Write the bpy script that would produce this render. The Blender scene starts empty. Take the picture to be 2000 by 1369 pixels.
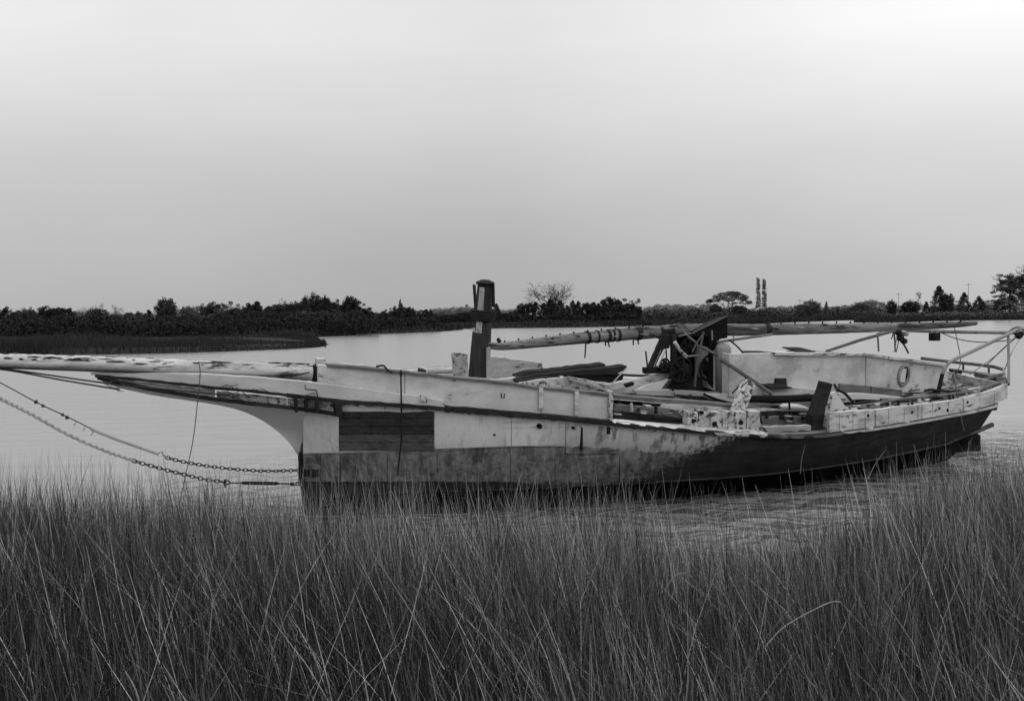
import bpy, math, random
import numpy as np
from mathutils import Vector, Matrix, noise as mnoise

random.seed(7)
RNG = np.random.default_rng(7)
R = math.radians
scene = bpy.context.scene
col = scene.collection

# ------------------------------------------------------------------ camera
EYE = np.array([0.0, 0.0, 2.3])
PITCH = math.atan(66.5 / 1944.0)
ROLL = R(0.8)
fwd = np.array([0, math.cos(PITCH), -math.sin(PITCH)])
r0 = np.array([1.0, 0, 0]); u0 = np.cross(r0, fwd)
right = r0 * math.cos(ROLL) - u0 * math.sin(ROLL)
up = u0 * math.cos(ROLL) + r0 * math.sin(ROLL)
cam_d = bpy.data.cameras.new("camera"); cam = bpy.data.objects.new("camera", cam_d); col.objects.link(cam)
cam_d.sensor_width = 36; cam_d.lens = 35; cam_d.clip_end = 9000; cam_d.clip_start = 0.05
cam.matrix_world = Matrix(((right[0], up[0], -fwd[0], EYE[0]), (right[1], up[1], -fwd[1], EYE[1]),
                           (right[2], up[2], -fwd[2], EYE[2]), (0, 0, 0, 1)))
scene.camera = cam

# ------------------------------------------------------------------ sky, sun, exposure
SUN_EL, SUN_AZ = R(45), R(136)       # azimuth from +Y towards +X: high, right and a little behind the camera
world = bpy.data.worlds.new("World"); scene.world = world; world.use_nodes = True
nt = world.node_tree; nt.nodes.clear()
def wn(t, **k):
    n = nt.nodes.new(t)
    for a, b in k.items(): setattr(n, a, b)
    return n
def wmath(op, a, b=None, clamp=False):
    n = wn('ShaderNodeMath', operation=op, use_clamp=clamp)
    for i, v in enumerate((a, b)):
        if v is None: continue
        if isinstance(v, (int, float)): n.inputs[i].default_value = v
        else: nt.links.new(v, n.inputs[i])
    return n.outputs[0]
sky = wn('ShaderNodeTexSky', sky_type='NISHITA', sun_disc=False)
sky.sun_elevation = SUN_EL; sky.sun_rotation = SUN_AZ
bw = wn('ShaderNodeRGBToBW'); nt.links.new(sky.outputs[0], bw.inputs[0])
tc = wn('ShaderNodeTexCoord'); sx = wn('ShaderNodeSeparateXYZ'); nt.links.new(tc.outputs['Generated'], sx.inputs[0])
ramp = wn('ShaderNodeValToRGB')       # even overcast, brighter towards the zenith
els = [(0.0, .375), (.05, .40), (.10, .46), (.15, .54), (.20, .65), (.26, .75), (.5, .86), (1.0, .95)]
ramp.color_ramp.elements[0].position = els[0][0]; ramp.color_ramp.elements[0].color = (els[0][1],) * 3 + (1,)
ramp.color_ramp.elements[1].position = 1.0; ramp.color_ramp.elements[1].color = (els[-1][1],) * 3 + (1,)
for p, c in els[1:-1]:
    e = ramp.color_ramp.elements.new(p); e.color = (c, c, c, 1)
nt.links.new(wmath('MAXIMUM', sx.outputs[2], 0.0), ramp.inputs[0])
xpos = wmath('MINIMUM', wmath('MAXIMUM', sx.outputs[0], 0.0), .5)
xneg = wmath('MINIMUM', wmath('MAXIMUM', wmath('MULTIPLY', sx.outputs[0], -1.0), 0.0), .5)
az = wmath('ADD', 1.0, wmath('ADD', wmath('MULTIPLY', xpos, .68), wmath('MULTIPLY', wmath('POWER', xneg, 2.0), .35)))
mp = wn('ShaderNodeMapping'); nt.links.new(tc.outputs['Generated'], mp.inputs[0]); mp.inputs['Scale'].default_value = (1.3, 1.3, 4)
nz = wn('ShaderNodeTexNoise'); nz.inputs['Scale'].default_value = 2.2; nz.inputs['Detail'].default_value = 5
nt.links.new(mp.outputs[0], nz.inputs[0])
cl = wmath('ADD', .89, wmath('MULTIPLY', nz.outputs[0], .22))
ov = wmath('MULTIPLY', wmath('MULTIPLY', ramp.outputs[0], az), wmath('MULTIPLY', cl, 9.2))
tot = wmath('ADD', ov, wmath('MINIMUM', wmath('MULTIPLY', bw.outputs[0], .08), 1.0))
bg = wn('ShaderNodeBackground'); bg.inputs[1].default_value = 0.1
nt.links.new(tot, bg.inputs[0])
wo = wn('ShaderNodeOutputWorld'); nt.links.new(bg.outputs[0], wo.inputs[0])

sd = bpy.data.lights.new("sun", 'SUN'); so = bpy.data.objects.new("sun", sd); col.objects.link(so)
sd.energy = 5.0; sd.angle = R(7); sd.color = (1, 1, 1)
sdir = Vector((math.sin(SUN_AZ) * math.cos(SUN_EL), math.cos(SUN_AZ) * math.cos(SUN_EL), math.sin(SUN_EL)))
so.rotation_euler = sdir.to_track_quat('Z', 'Y').to_euler()
scene.view_settings.view_transform = 'Standard'; scene.view_settings.look = 'None'
scene.view_settings.exposure = 0.12; scene.view_settings.gamma = 1; scene.view_settings.use_curve_mapping = False
scene.cycles.volume_bounces = 0
scene.cycles.transparent_max_bounces = 8

# ------------------------------------------------------------------ unprojection: photo pixel -> point of the place
def ray(px, py):
    a = (px - 1000.0) / 1944.0; b = (684.5 - py) / 1944.0
    return fwd + right * a + up * b
def PZ(px, py, z=0.0):
    d = ray(px, py); t = (z - EYE[2]) / d[2]; return EYE + d * t
def PY(px, py, y):
    d = ray(px, py); return EYE + d * (y / d[1])
O = PZ(597, 1005); S_ = PZ(1898, 880)
U = (S_ - O); U[2] = 0; BL = np.linalg.norm(U); U /= BL
V = np.array([U[1], -U[0], 0.0]); Z = np.array([0, 0, 1.0])
HEEL = R(9); HC, HS = math.cos(HEEL), math.sin(HEEL)
WV = HC * V - HS * Z; HV = HS * V + HC * Z
BANG = math.atan2(U[1], U[0])
def B(u, w, h): return O + u * U + w * WV + h * HV            # boat frame -> world
def PB(px, py, w):                                            # pixel on the boat plane w -> (u, w, h)
    d = ray(px, py)
    s = np.linalg.solve(np.column_stack([U, HV, -d]), EYE - O - w * WV)
    return (s[0], w, s[1])
def PW(px, py, w): return B(*PB(px, py, w))
def proj(p):
    v = np.asarray(p) - EYE; z = v @ fwd
    return 1000 + 1944 * (v @ right) / z, 684.5 - 1944 * (v @ up) / z
def itp(tab):
    xs = [t[0] for t in tab]
    cols = list(zip(*tab))[1:]
    if len(cols) == 1: return lambda x: float(np.interp(x, xs, cols[0]))
    return lambda x: tuple(float(np.interp(x, xs, c)) for c in cols)

# ------------------------------------------------------------------ materials (all greys: a black and white picture)
def newmat(name):
    m = bpy.data.materials.new(name); m.use_nodes = True
    n = m.node_tree; n.nodes.clear(); return m, n
class NB:
    def __init__(s, n): s.n = n
    def __call__(s, t, **k):
        x = s.n.nodes.new(t)
        for a, b in k.items(): setattr(x, a, b)
        return x
    def put(s, inp, v):
        if isinstance(v, (int, float)): 
            inp.default_value = v if inp.type == 'VALUE' else (v, v, v, 1)
        elif isinstance(v, tuple): inp.default_value = v
        else: s.n.links.new(v, inp)
    def math(s, op, a, b=None, clamp=False):
        x = s('ShaderNodeMath', operation=op, use_clamp=clamp); s.put(x.inputs[0], a)
        if b is not None: s.put(x.inputs[1], b)
        return x.outputs[0]
    def noise(s, co, scale, detail=4, rough=.55, stretch=(1, 1, 1), rot=0.0):
        m = s('ShaderNodeMapping'); s.put(m.inputs[0], co); m.inputs['Scale'].default_value = stretch
        if rot:
            m2 = s('ShaderNodeMapping'); s.put(m2.inputs[0], co); m2.inputs['Rotation'].default_value = (0, 0, rot)
            s.n.links.new(m2.outputs[0], m.inputs[0])
        x = s('ShaderNodeTexNoise'); x.inputs['Scale'].default_value = scale; x.inputs['Detail'].default_value = detail
        x.inputs['Roughness'].default_value = rough; s.n.links.new(m.outputs[0], x.inputs[0]); return x.outputs[0]
    def mix(s, f, a, b):
        x = s('ShaderNodeMix', data_type='RGBA'); s.put(x.inputs[0], f); s.put(x.inputs[6], a); s.put(x.inputs[7], b); return x.outputs[2]
    def step(s, v, lo, hi):
        x = s('ShaderNodeMapRange'); s.put(x.inputs[0], v); x.inputs[1].default_value = lo; x.inputs[2].default_value = hi; return x.outputs[0]
    def bsdf(s, colr, rough=.8, height=None, bump=.3, dist=.02, spec=.3):
        p = s('ShaderNodeBsdfPrincipled'); s.put(p.inputs['Base Color'], colr); s.put(p.inputs['Roughness'], rough)
        p.inputs['Specular IOR Level'].default_value = spec
        if height is not None:
            b = s('ShaderNodeBump'); b.inputs['Strength'].default_value = bump; b.inputs['Distance'].default_value = dist
            s.n.links.new(height, b.inputs['Height']); s.n.links.new(b.outputs[0], p.inputs['Normal'])
        o = s('ShaderNodeOutputMaterial'); s.n.links.new(p.outputs[0], o.inputs[0]); return p
MATS = {}
def mat(name, a, b, chip=None, thin=.0, cut=.6, cscale=6, scale=5, along=(.25, 1, 1), rough=.8, bump=.4, dist=.012, grain=True):
    """weathered surface: tones a..b in grain that runs along the boat, and bare patches of tone chip where noise > cut"""
    if name in MATS: return MATS[name]
    m, n = newmat(name); q = NB(n); co = q('ShaderNodeTexCoord').outputs['Object']
    g = q.noise(co, scale * 3, 5, .65, along, -BANG)
    l = q.noise(co, scale * .35, 3, .5, (1, 1, 1))
    f = q.step(q.math('ADD', q.math('MULTIPLY', g, .65), q.math('MULTIPLY', l, .45)), .38, .72)
    c = q.mix(f, a, b); hgt = g
    if chip is not None:
        cn = q.noise(co, cscale, 8, .74, (along[0] * 1.6, 1, 1.1), -BANG)
        cf = q.noise(co, cscale * 4.5, 4, .7, (along[0] * 1.6, 1, 1.1), -BANG)
        cn = q.math('ADD', cn, q.math('MULTIPLY', q.math('SUBTRACT', l, .5), .35))
        if thin:
            tn = q.noise(co, cscale * .5, 6, .7, (along[0] * 1.6, 1, 1.1), -BANG)
            c = q.mix(q.math('MULTIPLY', q.step(q.math('ADD', tn, q.math('MULTIPLY', q.math('SUBTRACT', g, .5), .3)), .46, .62), thin), c, (chip + a) * .32)
        k = q.math('MAXIMUM', q.step(cn, cut, cut + .03), q.math('MULTIPLY', q.step(cf, cut + .05, cut + .08), .8))
        c = q.mix(k, c, q.mix(g, chip * .7, chip * 1.4)); hgt = q.math('SUBTRACT', q.math('MULTIPLY', g, .35), q.math('MULTIPLY', k, .6))
    q.bsdf(c, rough, hgt, bump, dist, spec=.08 if b < .06 else .3)
    MATS[name] = m; return m
M_white = mat('white_paint_worn', .66, .84, chip=.09, thin=.32, cut=.66, cscale=7, scale=4)
M_white2 = mat('white_paint_peeling', .58, .82, chip=.07, thin=.6, cut=.59, cscale=17, scale=6, along=(.18, 1, 1))
M_patchy = mat('paint_flaking_heavily', .46, .76, chip=.06, thin=.55, cut=.55, cscale=17, scale=8, along=(.5, 1, 1), dist=.012, bump=.5)
M_spar = mat('peeling_spar_paint', .54, .86, chip=.05, thin=.55, cut=.575, cscale=15, scale=7, along=(.07, 1, 1), bump=.6, dist=.02)
M_boom = mat('weathered_boom_paint', .08, .34, chip=.03, thin=.8, cut=.575, cscale=12, scale=6, along=(.07, 1, 1), bump=.6)
M_wood = mat('grey_weathered_wood', .10, .24, chip=.04, cut=.62, cscale=8, scale=8, along=(.09, 1, 1), bump=.8)
M_wooddk = mat('dark_wet_wood', .018, .055, chip=.12, cut=.70, cscale=10, scale=8, along=(.09, 1, 1), bump=.8)
M_woodlt = mat('bleached_wood', .30, .48, chip=.10, cut=.62, cscale=9, scale=8, along=(.09, 1, 1), bump=.6)
M_mast = mat('tarred_mast_wood', .016, .065, scale=7, along=(1, 1, .07), bump=.9)
M_mastlt = mat('mast_old_paint', .40, .70, chip=.12, cut=.54, cscale=14, scale=7, along=(1, 1, .2), bump=.6)
M_rust = mat('rusted_iron', .016, .042, chip=.11, cut=.66, cscale=14, scale=10, along=(1, 1, 1), bump=.8)
M_pipe = mat('dull_pipe', .07, .15, chip=.30, cut=.66, cscale=12, scale=8, along=(1, 1, 1), bump=.4)
M_pipelt = mat('pale_galvanised_pipe', .22, .36, chip=.06, cut=.60, cscale=12, scale=8, along=(1, 1, 1), bump=.3)
M_black = mat('black_paint', .010, .024, scale=6, rough=.9, bump=.3)
M_rope = mat('pale_rope', .38, .60, scale=30, along=(1, 1, 1), bump=.5)
M_ropedk = mat('dark_rope', .04, .08, scale=30, along=(1, 1, 1), bump=.5)
M_tank = mat('dull_tank', .24, .34, chip=.15, cut=.62, scale=4, along=(1, 1, .4), rough=.6)
M_cabin = mat('cabin_paint', .60, .82, chip=.22, thin=.5, cut=.62, cscale=5, scale=3, along=(.6, 1, 1), bump=.3)
M_float = mat('white_float', .68, .78, scale=6, rough=.6)

def mat_side():
    m, n = newmat('hull_sheathing_paint'); q = NB(n); co = q('ShaderNodeTexCoord').outputs['Object']
    def att(nm): return q('ShaderNodeAttribute', attribute_name=nm).outputs['Fac']
    pb, pw, pf = att('pb'), att('pw'), att('pf')        # distances (cm) to the black, the white and the forward paint edges
    nb = q.noise(co, 6.5, 9, .78, (1, 1, .8), -BANG); nf = q.noise(co, 22, 5, .7)
    streak = q.noise(co, 9, 4, .6, (1, 1, .10), -BANG); grain = q.noise(co, 14, 5, .6, (.12, 1, 1), -BANG)
    big = q.noise(co, 1.6, 3, .5)
    white = q.mix(q.step(q.math('ADD', q.math('MULTIPLY', streak, .5), q.math('MULTIPLY', big, .5)), .36, .60), .58, .84)
    white = q.mix(q.step(nf, .69, .72), white, .16)
    rust = q.math('MULTIPLY', q.step(streak, .50, .60), q.math('ADD', .15, q.math('MULTIPLY', pf, .88)))
    white = q.mix(q.math('MULTIPLY', rust, .85), white, .15)
    seam = q.step(q.noise(co, 2.2, 5, .6, (.03, 1, 5), -BANG), .60, .64)
    white = q.mix(q.math('MULTIPLY', seam, .35), white, .2)
    vst = q.step(q.noise(co, 16, 4, .6, (1, 1, .06), -BANG), .56, .70)
    white = q.mix(q.math('MULTIPLY', vst, .35), white, .26)
    haze_ = q.math('MULTIPLY', q.step(q.math('ADD', pw, q.math('MULTIPLY', q.math('SUBTRACT', nb, .5), 40.0)), 24.0, -4.0), pf)
    white = q.mix(q.math('MULTIPLY', haze_, .6), white, .22)
    grey = q.mix(q.step(q.math('ADD', q.math('MULTIPLY', nb, .6), q.math('MULTIPLY', streak, .4)), .40, .60), .09, .29)
    grey = q.mix(q.step(nf, .58, .66), grey, .065)
    grey = q.mix(q.math('MULTIPLY', q.step(q.noise(co, 13, 4, .6, (1, 1, .12), -BANG), .52, .66), .6), grey, .40)
    grey = q.mix(q.math('MULTIPLY', q.step(q.noise(co, 11, 4, .6, (1, 1, .10), -BANG + .4), .54, .66), .7), grey, .05)
    grey = q.mix(q.math('MULTIPLY', q.step(grain, .56, .66), .5), grey, .34)
    jit = q.math('MULTIPLY', q.math('SUBTRACT', nb, .5), 26.0)
    pwj = q.math('ADD', pw, q.math('MULTIPLY', jit, pf))   # clean line forward, ragged aft
    c = q.mix(q.step(pwj, -1.2, 1.2), grey, white)
    jit2 = q.math('ADD', q.math('MULTIPLY', q.math('SUBTRACT', streak, .5), 14.0), q.math('MULTIPLY', q.math('SUBTRACT', nf, .5), 60.0))
    pbj = q.math('ADD', pb, q.math('ADD', q.math('MULTIPLY', jit2, q.math('ADD', .12, pf)), q.math('MULTIPLY', q.math('MULTIPLY', jit, pf), .6)))
    blk = q.mix(q.step(q.math('ADD', q.math('MULTIPLY', nb, .5), q.math('MULTIPLY', grain, .5)), .40, .66), .018, .060)
    blk = q.mix(q.step(nf, .68, .74), blk, .13)
    trans = q.math('ADD', .8, q.math('MULTIPLY', pf, 9.0))
    pbn = q.math('DIVIDE', pbj, trans)
    c = q.mix(q.step(pbn, -1.0, 1.0), c, blk)
    q.bsdf(c, .7, q.math('ADD', grain, q.math('MULTIPLY', nf, .6)), .25, .01)
    return m
M_side = mat_side()

def mat_simple(name, a, b, scale=3, rough=.95, stretch=(1, 1, 1)):
    m, n = newmat(name); q = NB(n); co = q('ShaderNodeTexCoord').outputs['Object']
    x = q.noise(co, scale, 5, .6, stretch); q.bsdf(q.mix(q.step(x, .35, .65), a, b), rough, x, .4, .05, spec=.15); return m
M_mud = mat_simple('marsh_mud', .025, .055, 4)
M_bank = mat_simple('bank_mud_and_grass', .018, .035, .6)
M_land = mat_simple('far_land', .05, .09, .05)
M_bed = mat_simple('river_bed', .05, .08, .5)
M_bark = mat_simple('bark', .05, .09, 8)

def mat_leaf(name, lo, hi, transl=.0):
    m, n = newmat(name); q = NB(n); co = q('ShaderNodeTexCoord').outputs['Object']
    t = q('ShaderNodeAttribute', attribute_name='tone').outputs['Fac']
    c = q.mix(t, lo, hi)
    if transl:
        rn = q('ShaderNodeObjectInfo').outputs['Random']; c = q.mix(q.math('MULTIPLY', rn, transl), c, hi * 1.7)
    q.bsdf(c, .9, spec=.1); return m
M_leafdk = mat_leaf('dark_foliage', .012, .046, .45)
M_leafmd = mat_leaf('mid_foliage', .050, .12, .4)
M_leafpl = mat_leaf('pale_bare_crown', .20, .38, .2)  # pale bare crowns, lightened further by distance haze put into the colour
M_grass = mat_leaf('marsh_grass_blades', .012, .78)
M_reed = mat_leaf('bank_grass', .030, .085)
M_stalk = mat_simple('dry_stalk', .20, .36, 20)

def mat_water():
    m, n = newmat('creek_water'); q = NB(n); co = q('ShaderNodeTexCoord').outputs['Object']
    # ripples run in the lee between hull and marsh (round x 4.5, y 11); the open creek is only ruffled
    vd = q('ShaderNodeVectorMath', operation='DISTANCE'); q.put(vd.inputs[0], co); vd.inputs[1].default_value = (5.0, 11.0, 0)
    mask = q.step(vd.outputs['Value'], 11.0, 5.5)
    wv = q('ShaderNodeTexNoise'); wv.inputs['Scale'].default_value = .9; wv.inputs['Detail'].default_value = 2; n.links.new(co, wv.inputs[0])
    vm = q('ShaderNodeVectorMath', operation='MULTIPLY_ADD'); n.links.new(wv.outputs['Color'], vm.inputs[0]); vm.inputs[1].default_value = (1.6, 1.6, 0); n.links.new(co, vm.inputs[2])
    a = q.noise(vm.outputs[0], 3.0, 2, .5, (1, 1.1, 1)); amp = q.step(q.noise(co, .8, 2, .5), .35, .62); b = q.noise(co, 9, 3, .6, (.6, 1.5, 1)); c = q.noise(co, 1.2, 2, .5, (.5, 1.2, 1))
    f = q.noise(co, 16, 3, .6, (.7, 1.3, 1))
    rip = q.math('ADD', q.math('MULTIPLY', a, q.math('ADD', 1.2, q.math('MULTIPLY', amp, 2.2))), q.math('MULTIPLY', b, .10))
    h = q.math('ADD', q.math('MULTIPLY', rip, mask), q.math('ADD', q.math('MULTIPLY', c, .3), q.math('MULTIPLY', q.math('MULTIPLY', f, .04), q.math('SUBTRACT', 1.15, mask))))
    d = q('ShaderNodeBsdfPrincipled'); q.put(d.inputs['Base Color'], q.mix(mask, .30, .26)); q.put(d.inputs['Roughness'], q.mix(mask, .22, .07))
    d.inputs['IOR'].default_value = 1.33; d.inputs['Specular IOR Level'].default_value = .9
    bp = q('ShaderNodeBump'); bp.inputs['Strength'].default_value = 1.0; bp.inputs['Distance'].default_value = .10
    n.links.new(h, bp.inputs['Height']); n.links.new(bp.outputs[0], d.inputs['Normal'])
    o = q('ShaderNodeOutputMaterial'); n.links.new(d.outputs[0], o.inputs[0]); return m
M_water = mat_water()

# ------------------------------------------------------------------ mesh helpers
class MB:
    def __init__(s): s.v = []; s.f = []
    def add(s, vs, fs):
        k = len(s.v); s.v += [tuple(map(float, p)) for p in vs]; s.f += [tuple(i + k for i in f) for f in fs]; return s
    def hexa(s, p):   # 8 corners: 0-3 one end ring, 4-7 other end ring
        return s.add(p, [(3, 2, 1, 0), (4, 5, 6, 7), (0, 1, 5, 4), (1, 2, 6, 5), (2, 3, 7, 6), (3, 0, 4, 7)])
    def tube(s, pts, rad, n=8, upv=None, flat=1.0, rnd=0.0):
        pts = [np.asarray(p, float) for p in pts]; m = len(pts)
        if not hasattr(rad, '__len__'): rad = [rad] * m
        vs = []; ref = np.array([0, 0, 1.0]) if upv is None else np.asarray(upv, float)
        for i, p in enumerate(pts):
            t = pts[min(i + 1, m - 1)] - pts[max(i - 1, 0)]; t = t / (np.linalg.norm(t) + 1e-9)
            a = np.cross(t, ref)
            if np.linalg.norm(a) < .05: a = np.cross(t, np.array([1.0, .3, 0]))
            a /= np.linalg.norm(a); b = np.cross(a, t)
            for k in range(n):
                th = 2 * math.pi * (k + .5) / n; r = rad[i] * (1 + rnd * (random.random() - .5) * 2)
                vs.append(p + a * math.cos(th) * r * flat + b * math.sin(th) * r)
        fs = [(i * n + k, i * n + (k + 1) % n, (i + 1) * n + (k + 1) % n, (i + 1) * n + k) for i in range(m - 1) for k in range(n)]
        fs.append(tuple(range(n - 1, -1, -1))); fs.append(tuple((m - 1) * n + k for k in range(n)))
        return s.add(vs, fs)
    def beam(s, a, b, wd, ht, upv=(0, 0, 1)):
        a, b = np.asarray(a, float), np.asarray(b, float); t = b - a; t /= np.linalg.norm(t)
        x = np.cross(t, np.asarray(upv, float)); x /= np.linalg.norm(x); y = np.cross(x, t)
        return s.hexa([p + x * i * wd / 2 + y * j * ht / 2 for p in (a, b) for i, j in ((-1, -1), (1, -1), (1, 1), (-1, 1))])
    def prism(s, ring, vec):
        n = len(ring); ring = [np.asarray(p, float) for p in ring]
        return s.add(ring + [p + vec for p in ring], [tuple(range(n)), tuple(range(2 * n - 1, n - 1, -1))] + [(i, i + n, (i + 1) % n + n, (i + 1) % n) for i in range(n)])
    def grid(s, G, close=False):      # G[i][j] points
        ni, nj = len(G), len(G[0])
        return s.add([p for r in G for p in r], [(i * nj + j, (i + 1) * nj + j, (i + 1) * nj + j + 1, i * nj + j + 1) for i in range(ni - 1) for j in range(nj - 1)])
    def torus(s, c, ax, lng, R1, r, el=1.5, n=10, k=5):   # link: centre, normal, long axis
        ax = np.asarray(ax) / np.linalg.norm(ax); lng = np.asarray(lng) / np.linalg.norm(lng); sd_ = np.cross(ax, lng)
        vs = []
        for i in range(n):
            th = 2 * math.pi * i / n; d = lng * math.cos(th) * R1 * el + sd_ * math.sin(th) * R1; dn = d / np.linalg.norm(d)
            for j in range(k):
                ph = 2 * math.pi * j / k; vs.append(c + d + dn * math.cos(ph) * r + ax * math.sin(ph) * r)
        return s.add(vs, [(i * k + j, ((i + 1) % n) * k + j, ((i + 1) % n) * k + (j + 1) % k, i * k + (j + 1) % k) for i in range(n) for j in range(k)])

def link(name, mesh, parent=None):
    o = bpy.data.objects.new(name, mesh); col.objects.link(o)
    if parent is not None: o.parent = parent
    return o
def root_loc(o):
    L = Vector((0, 0, 0))
    while o is not None: L = L + o.location; o = o.parent
    return np.array(L)
def build(name, mb, m, parent=None, smooth=False, loc=None):
    """one mesh object; its points are given in world space and stored relative to its thing's base"""
    base = root_loc(parent) if parent is not None else (np.asarray(loc, float) if loc is not None else np.mean(np.array(mb.v), axis=0) * np.array([1, 1, 0]) + np.array([0, 0, np.min(np.array(mb.v)[:, 2])]))
    me = bpy.data.meshes.new(name); me.from_pydata([tuple(np.array(v) - base) for v in mb.v], [], mb.f); me.update()
    me.materials.append(m)
    if smooth: me.polygons.foreach_set('use_smooth', [True] * len(me.polygons))
    o = link(name, me, parent)
    if parent is None: o.location = base
    return o
def thing(name, label, cat, loc, group=None):
    o = bpy.data.objects.new(name, None); col.objects.link(o); o.location = loc; o.empty_display_size = .3
    o['label'] = label; o['category'] = cat
    if group: o['group'] = group
    return o
def tag(o, label, cat, group=None):
    o['label'] = label; o['category'] = cat
    if group: o['group'] = group
    return o
def struct(o): o['kind'] = 'structure'; return o
def stuff(o): o['kind'] = 'stuff'; return o
def fast_mesh(name, Vn, Fn, m, tone=None):
    me = bpy.data.meshes.new(name); k = Fn.shape[1]
    me.vertices.add(len(Vn)); me.vertices.foreach_set('co', Vn.astype(np.float32).ravel())
    me.loops.add(Fn.size); me.loops.foreach_set('vertex_index', Fn.astype(np.int32).ravel())
    me.polygons.add(len(Fn)); me.polygons.foreach_set('loop_start', np.arange(0, Fn.size, k, dtype=np.int32))
    me.update(calc_edges=True); me.materials.append(m)
    if tone is not None:
        a = me.attributes.new('tone', 'FLOAT', 'POINT'); a.data.foreach_set('value', tone.astype(np.float32))
    return me
def jag(poly, amp=.8, step=9):
    out = []
    for i, p in enumerate(poly):
        q = poly[(i + 1) % len(poly)]; L = math.hypot(q[0] - p[0], q[1] - p[1]); k = max(1, int(L / step))
        for j in range(k):
            t = j / k; a = 0 if j == 0 else amp
            out.append((p[0] + (q[0] - p[0]) * t + random.uniform(-a, a), p[1] + (q[1] - p[1]) * t + random.uniform(-a, a)))
    return out
def slab(poly, w, th=.04, amp=.7, step=9, dw=0.0):
    """board standing in the boat's fore-and-aft plane w (dw tilts its far end inboard), thickness th"""
    P = jag(poly, amp, step); x0 = min(p[0] for p in P); x1 = max(p[0] for p in P)
    ring = [PW(x, y, w + dw * (x - x0) / (x1 - x0 + 1e-6)) for x, y in P]
    return MB().prism(ring, -WV * th)
def strip(x0, x1, top, bot, w, th, n=None, rows=2, ja=0.0, rnd=0.0):
    """solid board that follows the curve of the side from pixel column x0 to x1"""
    n = n or max(3, int((x1 - x0) / 14)); F = []; Bk = []
    for i in range(n + 1):
        x = x0 + (x1 - x0) * i / n; a, b = top(x) + random.uniform(-ja, ja), bot(x) + random.uniform(-ja, ja) * .6
        fr = []; bk = []
        for j in range(rows + 1):
            y = a + (b - a) * j / rows; u, ww, h = PB(x, y, w(x) + random.uniform(-rnd, rnd))
            fr.append(B(u, ww, h)); bk.append(B(u, ww - th, h))
        F.append(fr); Bk.append(bk)
    mb = MB(); r = rows
    ringlist = [f + b[::-1] for f, b in zip(F, Bk)]; m = len(ringlist[0])
    vs = [p for g in ringlist for p in g]
    fs = [(i * m + k, i * m + (k + 1) % m, (i + 1) * m + (k + 1) % m, (i + 1) * m + k) for i in range(n) for k in range(m)]
    fs += [tuple(range(m - 1, -1, -1)), tuple(n * m + k for k in range(m))]
    return mb.add(vs, fs)
def ptube(pts, rpx, n=7, rnd=0, flat=1.0):
    """round bar through (px, py, w) points, radius in photo pixels at its own distance"""
    P = [PW(*p) for p in pts]
    rp = rpx if hasattr(rpx, '__len__') else [rpx] * len(P)
    rad = [r * ((p - EYE) @ fwd) / 1944 for r, p in zip(rp, P)]
    return MB().tube(P, rad, n, rnd=rnd, flat=flat)
def curve_pts(pts, n=12):
    """Catmull-Rom through points"""
    P = [np.array(p, float) for p in pts]; P = [2 * P[0] - P[1]] + P + [2 * P[-1] - P[-2]]; out = []
    for i in range(1, len(P) - 2):
        for j in range(n):
            t = j / n
            out.append(.5 * ((2 * P[i]) + (P[i + 1] - P[i - 1]) * t + (2 * P[i - 1] - 5 * P[i] + 4 * P[i + 1] - P[i + 2]) * t * t + (3 * P[i] - P[i - 1] - 3 * P[i + 1] + P[i + 2]) * t ** 3))
    out.append(P[-2]); return [tuple(p) for p in out]

# ================================================================== SETTING
def ground_sheet(name, pts, m, z):
    me = bpy.data.meshes.new(name); me.from_pydata([(x, y, z) for x, y in pts], [], [tuple(range(len(pts)))]); me.materials.append(m)
    return struct(link(name, me))
ground_sheet('creek_bed', [(-4000, -200), (4000, -200), (4000, 6000), (-4000, 6000)], M_bed, -1.2)
wat = ground_sheet('creek_water', [(-4000, -200), (4000, -200), (4000, 6000), (-4000, 6000)], M_water, 0.0)

def terrain(name, shore, far, m, hz, n=60, rows=10, rise=3.0):
    """bank: rises from below the water at the shore line to height hz, runs back to far"""
    P = [PZ(x, y) for x, y in curve_pts(shore, 6)]
    G = []
    for i, p in enumerate(P):
        row = []; d = p[:2] / np.linalg.norm(p[:2])
        dist = [-1.5, 0, rise * .3, rise, rise * 3, 25, 60, 150, 400, far]
        for k, s in enumerate(dist):
            z = [-.5, .02, hz * .5, hz, hz, hz, hz * 1.1, hz * 1.2, hz * 1.3, hz * 1.3][k]
            j = mnoise.noise(Vector((p[0] * .15, p[1] * .15, k * .7)))
            q = p[:2] + d * s
            row.append((q[0], q[1], z + (j * .18 * min(1, k / 2) if k > 1 else 0)))
        G.append(row)
    mb = MB().grid(G)
    me = bpy.data.meshes.new(name); me.from_pydata(mb.v, [], mb.f); me.materials.append(m)
    me.polygons.foreach_set('use_smooth', [True] * len(me.polygons))
    o = struct(link(name, me)); return P
SH_left = [(-1100, 690), (-600, 690), (-260, 688), (-100, 688), (0, 690), (120, 693), (230, 692), (330, 690), (450, 686), (560, 682), (620, 678), (634, 675)]
SH_left2 = [(560, 660), (640, 657), (700, 654), (780, 651), (850, 648), (903, 644)]
SH_mid = [(880, 643), (1000, 641), (1100, 640), (1200, 638), (1300, 636), (1440, 634), (1560, 629), (1690, 624.5), (1780, 622)]
SH_right = [(1668, 630), (1760, 629.5), (1830, 627), (1920, 625.5), (2000, 625), (2150, 625), (2300, 626)]
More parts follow.
